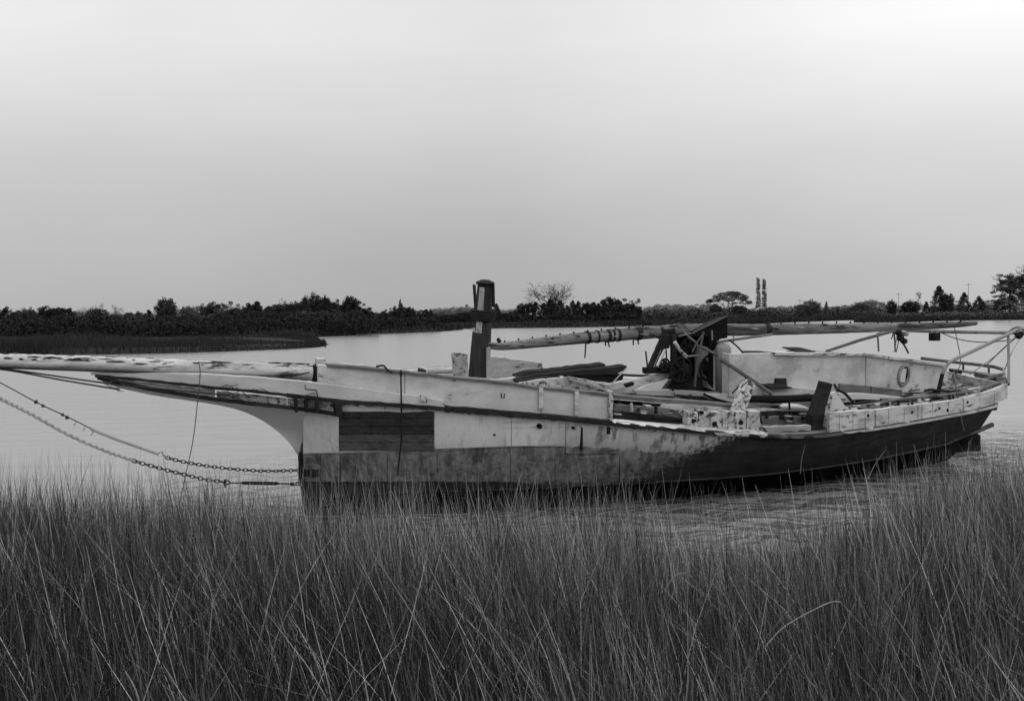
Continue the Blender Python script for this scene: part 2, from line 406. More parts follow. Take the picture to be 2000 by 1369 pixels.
# near left spit: a closed low marsh tongue
def tongue(name, outline, m, hz):
    P = [PZ(x, y) for x, y in outline]; c = sum(P) / len(P); G = []
    cl = P + [P[0]]
    for s, z in ((1.03, -.5), (1.0, .02), (.975, hz * .7), (.9, hz), (.6, hz), (.02, hz)):
        G.append([(c[0] + (p[0] - c[0]) * s, c[1] + (p[1] - c[1]) * s, z) for p in cl])
    mb = MB().grid(G); me = bpy.data.meshes.new(name); me.from_pydata(mb.v, [], mb.f); me.materials.append(m)
    return struct(link(name, me))
tongue('marsh_spit', SH_left + [(640, 672), (628, 668), (600, 664), (560, 661), (450, 657), (200, 655), (-260, 653), (-1100, 650)], M_bank, .22)
Pl2 = terrain('left_bank', [(-1300, 668), (-800, 666), (-400, 663), (-100, 662), (200, 661), (400, 660)] + SH_left2, 1500, M_bank, .5)
Pm = terrain('far_bank', SH_mid, 3000, M_bank, .6)
Pr = terrain('right_bank', SH_right, 3000, M_bank, .6)

# foreground marsh floor
EDGE = itp([(-600, 9.8), (0, 9.6), (250, 9.5), (600, 8.9), (900, 8.5), (1150, 8.3), (1300, 8.0), (1500, 7.7), (1600, 8.0), (1720, 8.7), (1830, 9.5), (2000, 10.3), (2600, 11.5)])
def edge_y(x, y):
    return EDGE(1000 + 1944 * x / max(y, .5))
def ground_z(x, y):
    e = edge_y(x, y); t = min(1, max(0, (e + .4 - y) / 5.0))
    return -.25 + .62 * t ** .7 + .05 * mnoise.noise(Vector((x * .8, y * .8, 0)))
G = []
for i in range(60):
    y = -6 + i * .33
    G.append([(x, y, ground_z(x, y)) for x in np.linspace(-14, 14, 60)])
mb = MB().grid(G); me = bpy.data.meshes.new('marsh_ground'); me.from_pydata(mb.v, [], mb.f); me.materials.append(M_mud)
me.polygons.foreach_set('use_smooth', [True] * len(me.polygons)); struct(link('marsh_ground', me))

# ------------------------------------------------------------------ grass
def blades(name, X, Y, Z0, H, W, LX, LY, tone, m, seg=4, curl=.35):
    n = len(X); t = np.linspace(0, 1, seg + 1)[None, :]
    ang = RNG.uniform(0, math.pi, n)
    wx, wy = np.cos(ang) * W / 2, np.sin(ang) * W / 2
    s = t * (1 - curl) + t ** 2.2 * curl
    bx = X[:, None] + LX[:, None] * H[:, None] * s; by = Y[:, None] + LY[:, None] * H[:, None] * s
    wig = .012 * np.sin(t * RNG.uniform(3, 9, n)[:, None] + RNG.uniform(0, 6.28, n)[:, None]) * t * H[:, None]
    bx = bx + wig * RNG.normal(0, 1.6, n)[:, None]; by = by + wig
    ln = np.sqrt(np.maximum(.05, 1 - (LX ** 2 + LY ** 2)))[:, None]
    bz = Z0[:, None] + H[:, None] * t * ln - H[:, None] * (np.hypot(LX, LY)[:, None]) * t ** 3 * .22
    tw = (1 - t ** 1.6 * .88)
    A = np.stack([bx - wx[:, None] * tw, by - wy[:, None] * tw, bz], -1); Bq = np.stack([bx + wx[:, None] * tw, by + wy[:, None] * tw, bz], -1)
    Vn = np.stack([A, Bq], 2).reshape(n, (seg + 1) * 2, 3)
    k = np.arange(seg) * 2; q = np.stack([k, k + 1, k + 3, k + 2], -1)
    Fn = (q[None] + (np.arange(n) * (seg + 1) * 2)[:, None, None]).reshape(-1, 4)
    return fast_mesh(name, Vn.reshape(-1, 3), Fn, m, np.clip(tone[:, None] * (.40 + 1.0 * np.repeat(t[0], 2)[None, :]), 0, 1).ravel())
EX = np.array([-600, 0, 250, 600, 900, 1150, 1300, 1500, 1600, 1720, 1830, 2000, 2600.]); EY = np.array([EDGE(x) for x in EX])
def vnoise(x, y, s, seed):
    g = np.random.default_rng(seed).random((64, 64)); fx = (x * s) % 63; fy = (y * s) % 63
    ix, iy = fx.astype(int), fy.astype(int); a, b = fx - ix, fy - iy; a = a * a * (3 - 2 * a); b = b * b * (3 - 2 * b)
    return (g[ix, iy] * (1 - a) + g[ix + 1, iy] * a) * (1 - b) + (g[ix, iy + 1] * (1 - a) + g[ix + 1, iy + 1] * a) * b
def field(n, y0, y1, spread=.62):
    y = y0 + (y1 - y0) * RNG.random(n) ** .8; x = (RNG.random(n) * 2 - 1) * (y * spread + .4); return x, y
def gz(x, y):
    px = 1000 + 1944 * x / np.maximum(y, .5); e = np.interp(px, EX, EY)
    t = np.clip((e + .4 - y) / 5.0, 0, 1); return -.25 + .62 * t ** .7, e
# main mass
N = 150000
x, y = field(N, 1.6, 11.2)
z, e = gz(x, y); d = e - y
keep = (RNG.random(N) < np.clip(.12 + d / 2.2, 0, 1) * np.clip((d + .8) / .9, 0, 1)) & (d > -.8)
cl_ = vnoise(x + 30, y + 30, 2.2, 3); keep &= RNG.random(N) < .35 + .9 * cl_
x, y, z, d, cl_ = x[keep], y[keep], z[keep], d[keep], cl_[keep]; n = len(x)
H = RNG.normal(.80, .16, n) * (.86 + .3 * cl_) * np.where(d < 1.2, RNG.uniform(.7, 1.22, n), 1)
H = np.clip(H, .35, 1.25)
near = np.clip((6 - y) / 4, 0, 1)
LX = RNG.normal(-.03, .15, n) - near * RNG.gamma(1.6, .07, n); LY = RNG.normal(0, .13, n)
tone = np.where(RNG.random(n) < .78 - .3 * cl_, RNG.beta(1.2, 11, n) * .7, RNG.beta(2.0, 2.6, n) * .95); tone *= (.45 + 1.0 * vnoise(x + 9, y + 9, 1.3, 5)) * (1 - .5 * np.clip((7 - y) / 3.5, 0, 1))  # nearer blades darker: foreground self-shadow put into their tone
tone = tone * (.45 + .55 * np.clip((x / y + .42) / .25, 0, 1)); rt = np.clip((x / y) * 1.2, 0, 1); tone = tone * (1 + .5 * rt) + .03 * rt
W = RNG.gamma(5, .0009, n)
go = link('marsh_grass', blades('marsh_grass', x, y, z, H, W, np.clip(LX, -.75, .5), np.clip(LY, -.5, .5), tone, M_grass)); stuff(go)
# leaves standing off the stems at all heights
N = 95000
x, y = field(N, 1.8, 10.6); z, e = gz(x, y); d = e - y; k = (d > -.4) & (RNG.random(N) < np.clip(.1 + d / 2.4, 0, 1) * (.3 + vnoise(x + 30, y + 30, 2.2, 3))); x, y, z, d = x[k], y[k], z[k], d[k]; n = len(x)
tn = np.where(RNG.random(n) < .68, RNG.beta(1.2, 8, n) * .7, RNG.beta(2.0, 2.4, n)) * (.5 + .9 * vnoise(x + 9, y + 9, 1.3, 5)) * (1 - .35 * np.clip((7 - y) / 3.5, 0, 1))  # leaves carry the same foreground shade in their tone
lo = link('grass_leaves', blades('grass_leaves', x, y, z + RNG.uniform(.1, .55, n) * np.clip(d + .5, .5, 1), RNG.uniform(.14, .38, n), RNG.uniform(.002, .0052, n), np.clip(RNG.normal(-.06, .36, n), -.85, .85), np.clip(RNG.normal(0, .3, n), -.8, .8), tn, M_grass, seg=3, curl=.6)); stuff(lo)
# straw: pale dead stems, leaning and broken, mostly near
N = 5200
x, y = field(N, 1.8, 9.5); z, e = gz(x, y); k = y < e - .15; x, y, z = x[k], y[k], z[k]; n = len(x)
H = RNG.uniform(.6, 1.25, n); LX = np.where(RNG.random(n) < .8, RNG.uniform(-.78, -.15, n), RNG.uniform(.1, .7, n)) * np.clip((10.5 - y) / 7.5, .25, 1)
so_ = link('dead_grass', blades('dead_grass', x, y, z, H, RNG.uniform(.003, .0058, n), LX, RNG.uniform(-.35, .35, n), RNG.uniform(.4, 1.0, n), M_grass, curl=.12)); stuff(so_)
# tall thin stems in front of the hull
N = 520
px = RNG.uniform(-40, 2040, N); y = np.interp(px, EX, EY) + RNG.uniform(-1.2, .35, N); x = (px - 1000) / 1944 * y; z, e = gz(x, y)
lean = np.where(px > 950, .30, -.02)
st_ = link('tall_grass', blades('tall_grass', x, y, z, RNG.uniform(.95, 1.3, N), RNG.uniform(.003, .005, N), np.clip(RNG.normal(lean, .16, N), -.6, .7), RNG.normal(0, .1, N), np.where(px > 650, RNG.uniform(.1, .6, N), RNG.uniform(0, .15, N)), M_grass, curl=.3)); stuff(st_)

# ------------------------------------------------------------------ bank grass on the far shores
def fringe(name, P, n, depth, h, w, taper=False):
    P = np.array(P)[:, :2]; seg = np.linalg.norm(np.diff(P, axis=0), axis=1); c = np.concatenate([[0], np.cumsum(seg)])
    s = RNG.random(n) * c[-1]; X = np.interp(s, c, P[:, 0]); Y = np.interp(s, c, P[:, 1]); r = np.hypot(X, Y)
    q = RNG.random(n) ** 1.3 * depth - .15
    if taper: q = q * np.clip((-15.6 - X) / 13, .04, 1)
    X = X * (1 + q / r); Y = Y * (1 + q / r)
    t = RNG.beta(1.5, 4, n) * (.5 + .9 * vnoise(X + 500, Y + 500, .12, 8))
    H = h * RNG.uniform(.45, 1.2, n) * (.5 + .9 * vnoise(X + 500, Y + 500, .25, 4))
    if taper: H *= np.clip((-16.2 - X) / 9.0, .12, 1) ** .8
    o = link(name, blades(name, X, Y, np.clip(q * .3, 0, .4), H, w * RNG.uniform(.6, 1.3, n), RNG.normal(0, .15, n), RNG.normal(0, .1, n), t, M_reed, seg=2)); return stuff(o)
Psp = [PZ(*p) for p in curve_pts(SH_left, 5)]
fringe('spit_grass', Psp, 45000, 26, .85, .05, True)
fringe('spit_grass', [PZ(*p) for p in [(634, 675), (628, 670), (600, 664), (560, 661), (440, 658)]], 3500, 4, .5, .06, True)
fringe('spit_grass', [PZ(*p) for p in curve_pts([(636, 674), (626, 669), (600, 665), (560, 662), (500, 660), (440, 658)], 4)], 9000, -7, .32, .06)
fringe('bank_grass', Pl2, 12000, 20, .9, .22)
fringe('bank_grass', Pm, 14000, 22, .9, .30)
fringe('bank_grass', Pr, 9000, 18, .8, .28)

# ------------------------------------------------------------------ trees
def crown_pts(kind, n, rng):
    """leaf cards spread through clumps inside a crown of height 1, half width ~.4 (z 0..1)"""
    if kind == 'cone':
        C = []
        for i in range(170):
            zz = rng.random() ** 1.2; r = (.34 * (1 - zz) ** .75 + .01) * (.35 + .7 * rng.random() ** .5); a = rng.random() * 6.28
            C.append((math.cos(a) * r, math.sin(a) * r, .03 + .93 * zz, .045 + .06 * (1 - zz)))
    elif kind == 'dome':
        C = []
        sub = [(rng.uniform(-.22, .22), rng.uniform(-.22, .22), rng.uniform(.45, .78), rng.uniform(.13, .24)) for _ in range(6)] + [(0, 0, .62, .3), (0, 0, .35, .3)]
        for i in range(80):
            s = sub[rng.integers(len(sub))]; v = rng.normal(size=3); v /= np.linalg.norm(v)
            C.append((s[0] + v[0] * s[3], s[1] + v[1] * s[3], max(.08, s[2] + v[2] * s[3] * .9), .085))
    elif kind == 'round':
        C = []
        for i in range(150):
            v = rng.normal(size=3); v /= np.linalg.norm(v); q = rng.random() ** .35
            C.append((v[0] * .33 * q, v[1] * .33 * q, .60 + v[2] * .33 * q, .075 if q > .6 else .12))
        for i in range(40):
            a = rng.random() * 6.28; r = .25 * rng.random() ** .5; C.append((math.cos(a) * r, math.sin(a) * r, .05 + .3 * rng.random(), .12))
    elif kind == 'umbrella':
        C = []
        for i in range(110):
            a = rng.random() * 6.28; r = .5 * rng.random() ** .6
            C.append((math.cos(a) * r, math.sin(a) * r, .56 + .33 * (1 - (r / .5) ** 2) ** .7 - .12 * rng.random(), .075))
    elif kind == 'poplar':
        C = []
        for i in range(170):
            zz = rng.random(); r = .045 * (1 - .6 * zz); a = rng.random() * 6.28
            C.append((math.cos(a) * r, math.sin(a) * r, .12 + .87 * zz, .022))
    elif kind == 'pine':
        C = []
        for i in range(52):
            zz = .30 + .6 * rng.random(); a = rng.random() * 6.28; r = .40 * rng.random() ** .6 * (1.3 - zz)
            for k in range(3): C.append((math.cos(a) * r + rng.normal() * .04, math.sin(a) * r + rng.normal() * .04, zz + rng.normal() * .02, .065))
    C = np.array(C); idx = rng.integers(len(C), size=n)
    v = rng.normal(size=(n, 3)); v /= np.linalg.norm(v, axis=1)[:, None]
    flat = .45 if kind in ('pine', 'umbrella') else .85
    P = C[idx, :3] + v * (C[idx, 3] * rng.random(n) ** .4)[:, None] * np.array([1, 1, flat])
    ctone = rng.random(len(C))
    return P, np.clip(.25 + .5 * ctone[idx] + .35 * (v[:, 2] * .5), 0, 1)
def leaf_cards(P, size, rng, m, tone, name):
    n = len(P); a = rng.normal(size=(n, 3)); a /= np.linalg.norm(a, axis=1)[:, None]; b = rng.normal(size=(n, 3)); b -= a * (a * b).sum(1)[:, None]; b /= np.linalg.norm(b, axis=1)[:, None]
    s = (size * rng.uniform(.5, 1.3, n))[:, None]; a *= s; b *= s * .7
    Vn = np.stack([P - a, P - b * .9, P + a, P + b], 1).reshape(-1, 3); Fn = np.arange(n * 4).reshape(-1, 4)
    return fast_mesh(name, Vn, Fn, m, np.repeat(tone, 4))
def limbs(kind, rng):
    mb = MB(); top = {'cone': .9, 'dome': .55, 'umbrella': .55, 'poplar': .95, 'pine': .95, 'bare': .5}[kind]
    wob = [(rng.normal() * .012, rng.normal() * .012) for _ in range(7)]
    P = [(wob[i][0], wob[i][1], top * i / 6) for i in range(7)]
    mb.tube(P, [.022 * (1 - .75 * i / 6) + .004 for i in range(7)], 6)
    if kind in ('dome', 'umbrella', 'pine', 'bare'):
        def grow(p, d, L, r, dep):
            pts = [p]; dd = d
            for i in range(3):
                dd = dd + rng.normal(size=3) * .13; dd /= np.linalg.norm(dd); pts.append(pts[-1] + dd * L / 3)
            mb.tube(pts, [r, r * .85, r * .7, r * .5], 4 if dep else 5)
            if dep < (5 if kind == 'bare' else 2):
                for k in range(3 if dep else 3):
                    nd = dd + rng.normal(size=3) * .55; nd[2] = abs(nd[2]) * .8 + .1; nd /= np.linalg.norm(nd)
                    grow(pts[rng.integers(1, 4)], nd, L * .68, r * .6, dep + 1)
        for i in range({'pine': 10, 'bare': 9}.get(kind, 6)):
            a = rng.random() * 6.28; z0 = top * rng.uniform(.5, 1.0); up_ = {'umbrella': .8, 'pine': .25}.get(kind, .9)
            d = np.array([math.cos(a), math.sin(a), up_]); d /= np.linalg.norm(d)
            grow(np.array([0, 0, z0]), d, .26 if kind != 'pine' else .2, .010, 0)
    return mb
def crown_mesh(kind, seed, n, size, m):
    rng = np.random.default_rng(seed); P, t = crown_pts(kind, n, rng); return leaf_cards(P, size, rng, m, t, kind + '_crown')
def trunk_mesh(kind, seed):
    rng = np.random.default_rng(seed); mb = limbs(kind, rng); me = bpy.data.meshes.new(kind + '_trunk'); me.from_pydata(mb.v, [], mb.f); me.materials.append(M_bark if kind != 'bare' else M_bark); return me
LIB = {}
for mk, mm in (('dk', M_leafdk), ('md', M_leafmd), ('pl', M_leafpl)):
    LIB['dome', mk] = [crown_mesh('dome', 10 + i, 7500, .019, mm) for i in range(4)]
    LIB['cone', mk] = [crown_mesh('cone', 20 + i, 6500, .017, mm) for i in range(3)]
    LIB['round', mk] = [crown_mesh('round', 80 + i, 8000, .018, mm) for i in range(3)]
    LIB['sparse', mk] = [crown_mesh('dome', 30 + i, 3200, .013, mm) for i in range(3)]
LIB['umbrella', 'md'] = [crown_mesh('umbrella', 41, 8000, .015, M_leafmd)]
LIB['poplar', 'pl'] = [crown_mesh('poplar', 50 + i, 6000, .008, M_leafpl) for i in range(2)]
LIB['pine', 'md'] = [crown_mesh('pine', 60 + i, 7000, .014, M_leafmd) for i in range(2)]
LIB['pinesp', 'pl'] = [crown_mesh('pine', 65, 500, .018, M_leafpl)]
TR = {k: [trunk_mesh(k, 70 + i) for i in range(2)] for k in ('cone', 'dome', 'umbrella', 'poplar', 'pine', 'bare')}
NAMES = {'round': 'broadleaf_tree', 'dome': 'broadleaf_tree', 'sparse': 'thin_leaved_tree', 'cone': 'cedar_tree', 'umbrella': 'spreading_tree', 'poplar': 'poplar_tree', 'pine': 'pine_tree', 'pinesp': 'pine_tree', 'bare': 'bare_tree'}
def tree(kind, tone, px, ytop, dist, wpx, label, group=None, zb=.45):
    """base stands at distance dist; top reaches pixel ytop; crown wpx photo pixels wide"""
    b = PY(px, 640, dist); b = np.array([b[0], dist, zb]); t = PY(px, ytop, dist); H_ = t[2] - zb
    root = thing(NAMES[kind], label, 'tree', tuple(b), group)
    ww = wpx * dist / 1944
    fac = {'round': .78, 'dome': .80, 'sparse': .8, 'cone': .74, 'umbrella': 1.05, 'poplar': .11, 'pine': .72, 'pinesp': .72, 'bare': .5}[kind]
    s = ww / fac * (1.12 if kind in ('dome', 'cone') else 1); rz = random.random() * 6.28
    tk = {'sparse': 'dome', 'round': 'dome', 'pinesp': 'pine'}.get(kind, kind)
    tr = link('trunk', random.choice(TR[tk]), root); tr.scale = (s * .9, s * .9, H_); tr.rotation_euler.z = rz
    if kind != 'bare':
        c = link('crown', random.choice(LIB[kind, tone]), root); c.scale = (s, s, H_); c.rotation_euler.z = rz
    return root
# masses of trees (each still a tree of its own)
def wood(x0, x1, step, top, dist, kinds, wpx, label, group, jit=3.0, rows=1):
    x = x0
    while x <= x1:
        kd, tn = random.choice(kinds)
        d_ = dist + random.uniform(0, 14)
        adj = {'dome': 'broad lumpy', 'round': 'full round', 'sparse': 'thin crowned', 'cone': 'pointed'}[kd]; tw = {'dk': 'dark', 'md': 'grey', 'pl': 'pale'}[tn]
        wh = next(t for xm, t in label if x <= xm)
        tree(kd, tn, x + random.uniform(-3, 3), top(x) + random.uniform(-jit * .4, jit * 2.2), d_, wpx * random.uniform(.8, 1.3), adj + ' ' + tw + ' tree ' + wh, group)
        x += step * random.uniform(.75, 1.25)
prof = itp([(-120, 592), (0, 595), (40, 600), (80, 597), (115, 594), (160, 596), (230, 600), (250, 605), (290, 602), (327, 594), (352, 592), (380, 590), (415, 586), (450, 590), (480, 587), (530, 588), (575, 584), (612, 582), (640, 580), (660, 582), (685, 584), (710, 590), (730, 601), (745, 605)])
wood(-420, 735, 17, prof, 150, [('dome', 'dk')] * 2 + [('round', 'dk')] * 3 + [('cone', 'dk'), ('sparse', 'md')], 40, [(90, 'at the far left end of the dense left wood'), (300, 'in the left wood under the two pale round tops'), (430, 'in the left wood beside the lone round dome'), (570, 'in the middle stretch of the left wood'), (680, 'in the left wood around its tallest tree'), (999, 'at the right end of the dense left wood')], 'trees of the dense wood on the left shore')
wood(-420, 735, 22, lambda x: prof(x) + 16, 138, [('dome', 'dk'), ('round', 'dk'), ('sparse', 'md'), ('round', 'dk')], 44, [(90, 'low in front at the far left end of the wood'), (300, 'low in front under the two pale round tops'), (430, 'low in front below the lone round dome'), (570, 'low in front of the middle of the left wood'), (680, 'low in front of the tallest tree of the left wood'), (999, 'low in front at the right end of the left wood')], 'low trees at the front of the left wood')
wood(748, 842, 11, itp([(745, 601), (770, 596), (785, 592), (805, 594), (830, 600), (845, 608)]), 160, [('cone', 'dk'), ('dome', 'dk')], 26, [(785, 'in the left half of the low clump right of the wood'), (999, 'in the right half of the low clump right of the wood')], 'clump of dark trees right of the left wood')
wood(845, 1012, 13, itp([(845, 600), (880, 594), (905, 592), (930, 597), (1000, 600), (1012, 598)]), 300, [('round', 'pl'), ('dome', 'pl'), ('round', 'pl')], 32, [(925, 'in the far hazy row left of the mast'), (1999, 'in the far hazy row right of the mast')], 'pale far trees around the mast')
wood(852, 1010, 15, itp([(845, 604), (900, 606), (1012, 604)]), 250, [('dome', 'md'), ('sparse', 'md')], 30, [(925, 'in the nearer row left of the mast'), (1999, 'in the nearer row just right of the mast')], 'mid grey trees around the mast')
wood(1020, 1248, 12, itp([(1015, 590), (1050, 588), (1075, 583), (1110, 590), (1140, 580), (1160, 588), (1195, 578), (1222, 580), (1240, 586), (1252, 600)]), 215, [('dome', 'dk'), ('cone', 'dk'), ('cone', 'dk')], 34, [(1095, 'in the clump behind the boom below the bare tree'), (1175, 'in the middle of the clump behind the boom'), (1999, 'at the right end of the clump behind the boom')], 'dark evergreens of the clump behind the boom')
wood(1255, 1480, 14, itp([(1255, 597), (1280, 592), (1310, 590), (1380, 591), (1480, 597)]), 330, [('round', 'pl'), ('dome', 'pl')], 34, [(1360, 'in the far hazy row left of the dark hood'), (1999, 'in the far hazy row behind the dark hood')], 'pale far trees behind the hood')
wood(1262, 1470, 17, itp([(1255, 608), (1300, 605), (1345, 608), (1480, 603)]), 260, [('dome', 'md'), ('cone', 'md'), ('sparse', 'md')], 26, [(1360, 'small at the far water left of the dark hood'), (1999, 'small at the far water behind the dark hood')], 'small trees at the water behind the hood')
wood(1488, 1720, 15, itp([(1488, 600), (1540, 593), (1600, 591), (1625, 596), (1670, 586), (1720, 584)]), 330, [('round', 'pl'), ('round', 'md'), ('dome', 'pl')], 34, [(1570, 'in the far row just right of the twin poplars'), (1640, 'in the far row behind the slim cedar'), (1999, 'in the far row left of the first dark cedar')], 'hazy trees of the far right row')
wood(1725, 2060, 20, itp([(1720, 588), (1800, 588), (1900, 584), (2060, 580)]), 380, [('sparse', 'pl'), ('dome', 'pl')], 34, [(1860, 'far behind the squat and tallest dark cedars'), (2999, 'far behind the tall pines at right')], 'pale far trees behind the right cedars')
# trees one can point to
tree('round', 'dk', 327, 575, 148, 50, 'tallest rounded dark tree standing out of the left third of the left wood')
tree('round', 'dk', 612, 568, 150, 52, 'tallest dark tree of the left wood with a broad round top')
tree('round', 'dk', 637, 573, 151, 30, 'small domed dark tree just right of the tallest of the left wood')
tree('round', 'dk', 686, 573, 149, 42, 'round topped dark tree at the right end of the left wood')
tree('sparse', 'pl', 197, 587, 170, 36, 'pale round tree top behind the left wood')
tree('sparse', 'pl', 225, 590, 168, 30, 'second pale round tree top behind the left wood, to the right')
tree('sparse', 'md', 553, 577, 165, 24, 'thin feathery tree left of the tallest pair of the left wood')
tree('cone', 'dk', 783, 584, 160, 20, 'pointed dark cedar rising from the low clump left of the mast')
tree('cone', 'dk', 970, 592, 230, 26, 'small dark tree just right of the mast')
tree('bare', 'pl', 1072, 548, 228, 74, 'large bare tree with a round twiggy crown above the dark evergreens')
tree('umbrella', 'md', 1424, 562, 262, 88, 'broad flat topped spreading tree left of the twin poplars')
tree('round', 'md', 1398, 592, 262, 30, 'rounded tree under the left of the flat topped spreading tree')
tree('round', 'md', 1444, 594, 262, 34, 'rounded tree under the right of the flat topped spreading tree')
tree('cone', 'md', 1335, 603, 250, 18, 'small pointed cedar at the water between boom and dark hood')
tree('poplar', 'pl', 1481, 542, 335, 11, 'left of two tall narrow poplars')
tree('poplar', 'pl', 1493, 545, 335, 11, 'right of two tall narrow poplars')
tree('round', 'md', 1584, 583, 270, 44, 'broad grey tree right of the twin poplars')
tree('cone', 'md', 1614, 588, 268, 14, 'slim pointed cedar right of the broad grey tree')
tree('round', 'dk', 1741, 583, 232, 24, 'narrow dark cedar, first at the left of the right shore')
tree('round', 'dk', 1778, 584, 232, 40, 'squat dark cedar, second on the right shore')
tree('cone', 'dk', 1809, 588, 230, 20, 'small dark cedar left of the tallest cedar')
tree('cone', 'dk', 1834, 557, 232, 42, 'tallest dark cedar with a pointed top on the right shore')
tree('round', 'dk', 1850, 568, 234, 34, 'dark cedar pressed against the right of the tallest one')
tree('cone', 'dk', 1883, 570, 232, 34, 'pointed dark cedar right of the tallest pair')
tree('cone', 'dk', 1912, 578, 230, 38, 'low spreading dark cedar left of the pines')
tree('cone', 'md', 1946, 588, 228, 18, 'small dark cedar under the tall pines')
tree('pinesp', 'pl', 1794, 566, 300, 14, 'thin bare topped pine behind the dark cedars')
tree('pine', 'md', 1972, 530, 225, 78, 'tall open pine near the right edge with layered branches')
tree('pine', 'md', 2006, 521, 223, 74, 'tallest pine at the right edge of the picture')
for (px, yt, d_, lab) in ((1891, 553, 300, 'far utility pole with a crossarm behind the right cedars'), (1755, 572, 330, 'far utility pole above the squat cedar on the right shore'), (1562, 584, 330, 'small far utility pole above the hazy trees right of the poplars')):
    b = PY(px, yt, d_); root = thing('utility_pole', lab, 'utility pole', (b[0], d_, .4))
    build('pole', MB().tube([(b[0], d_, .4), (b[0], d_, b[2])], [.09, .06], 6), M_bark, root)
    build('crossarm', MB().beam((b[0] - 1.0, d_ - .15, b[2] - .5), (b[0] + 1.0, d_ - .15, b[2] - .5), .07, .08), M_bark, root)
# low house glimpsed between the far trees
hb = PZ(1487, 626); hb = np.array([PY(1487, 620, 300)[0], 300, .5])
root = thing('house', 'small pale house half hidden among the far trees below the twin poplars', 'house', tuple(hb))
mb = MB().beam(hb + [-2.2, 0, 1.1], hb + [2.2, 0, 1.1], 3.5, 2.2); build('wall', mb, M_float, root)
build('roof', MB().prism([hb + [-2.5, -2, 2.2], hb + [2.5, -2, 2.2], hb + [0.0, -2, 3.6]], np.array([0, 4.0, 0])), M_woodlt, root)
for k_ in (-1.1, 1.0):
    build('window', MB().beam(hb + [k_ - .35, -1.77, 1.3], hb + [k_ + .35, -1.77, 1.3], .05, .8), M_black, root)
build('door', MB().beam(hb + [-.35, -1.77, .95], hb + [.3, -1.77, .95], .05, 1.7), M_black, root)

# low brush under the woods
def brush(name, pts, n, h, size, mm):
    xs = np.array([p[0] for p in pts]); ys = np.array([p[1] for p in pts])
    px = RNG.uniform(xs[0], xs[-1], n); d_ = np.interp(px, xs, ys) + RNG.uniform(-2, 9, n); X = (px - 1000) / 1944 * d_
    hh = h * (.5 + .8 * vnoise(X + 900, d_ + 300, .33, 12)); P = np.stack([X, d_, .35 + hh * RNG.random(n)], 1)
    return stuff(link(name, leaf_cards(P, size, RNG, mm, RNG.random(n) * (.4 + .6 * vnoise(X + 900, d_ + 40, .2, 3)), name)))
brush('low_brush', [(-450, 132), (740, 132)], 30000, 2.6, .20, M_leafdk)
brush('low_brush', [(740, 152), (860, 165)], 6000, 2.2, .22, M_leafdk)
brush('low_brush', [(860, 240), (1010, 215), (1255, 208)], 20000, 2.4, .25, M_leafdk)
brush('low_brush', [(1255, 250), (1500, 262), (1730, 300)], 20000, 2.6, .3, M_leafmd)
brush('low_brush', [(1720, 228), (2060, 220)], 11000, 1.5, .25, M_leafmd)

# ================================================================== THE WRECK
boat = thing('sailing_boat', 'derelict white and black wooden workboat with clipper bow aground and listing behind the marsh grass', 'boat', tuple(B(5.5, 0, 0) * np.array([1, 1, 0])))
COLS = [  # px, chine y, chine w, sheer y, sheer w
    (592, 978, .02, 776, .34), (620, 974, .12, 779, .44), (665, 968, .28, 784, .56), (750, 963, .58, 790, .82), (850, 960, .88, 797, 1.08),
    (1000, 955, 1.22, 810, 1.40), (1100, 951, 1.38, 818, 1.57), (1200, 946, 1.50, 828, 1.70), (1300, 941, 1.58, 837, 1.80), (1400, 935, 1.62, 846, 1.86),
    (1500, 927, 1.62, 851, 1.88), (1560, 920, 1.60, 852, 1.87), (1600, 915, 1.57, 850, 1.86), (1700, 900, 1.48, 838, 1.78), (1800, 879, 1.33, 822, 1.64),
    (1900, 857, 1.14, 803, 1.42), (1944, 844, 1.06, 792, 1.30)]
CI = itp(COLS)
def sheer_y(x): return CI(x)[2] if x >= 592 else float(np.interp(x, [188, 300, 400, 500, 592], [735, 746, 757, 766, 776]))
def sheer_w(x): return CI(x)[3] if x >= 592 else float(np.interp(x, [188, 300, 400, 500, 592], [.03, .10, .17, .25, .34]))
def S(px, py, off=0.0):
    """point of the near side under photo pixel px, py (between chine and sheer), off metres outboard"""
    cy, cw, sy, sw = CI(px); t = (cy - py) / (cy - sy); bulge = .05 * math.sin(math.pi * min(1, max(0, t))) * min(1, (px - 592) / 300)
    return PB(px - max(0, px - 1850) * .36 * (1 - t), py, cw + (sw - cw) * t + bulge + off)
XS = [592 + (1944 - 592) * i / 110 for i in range(111)]
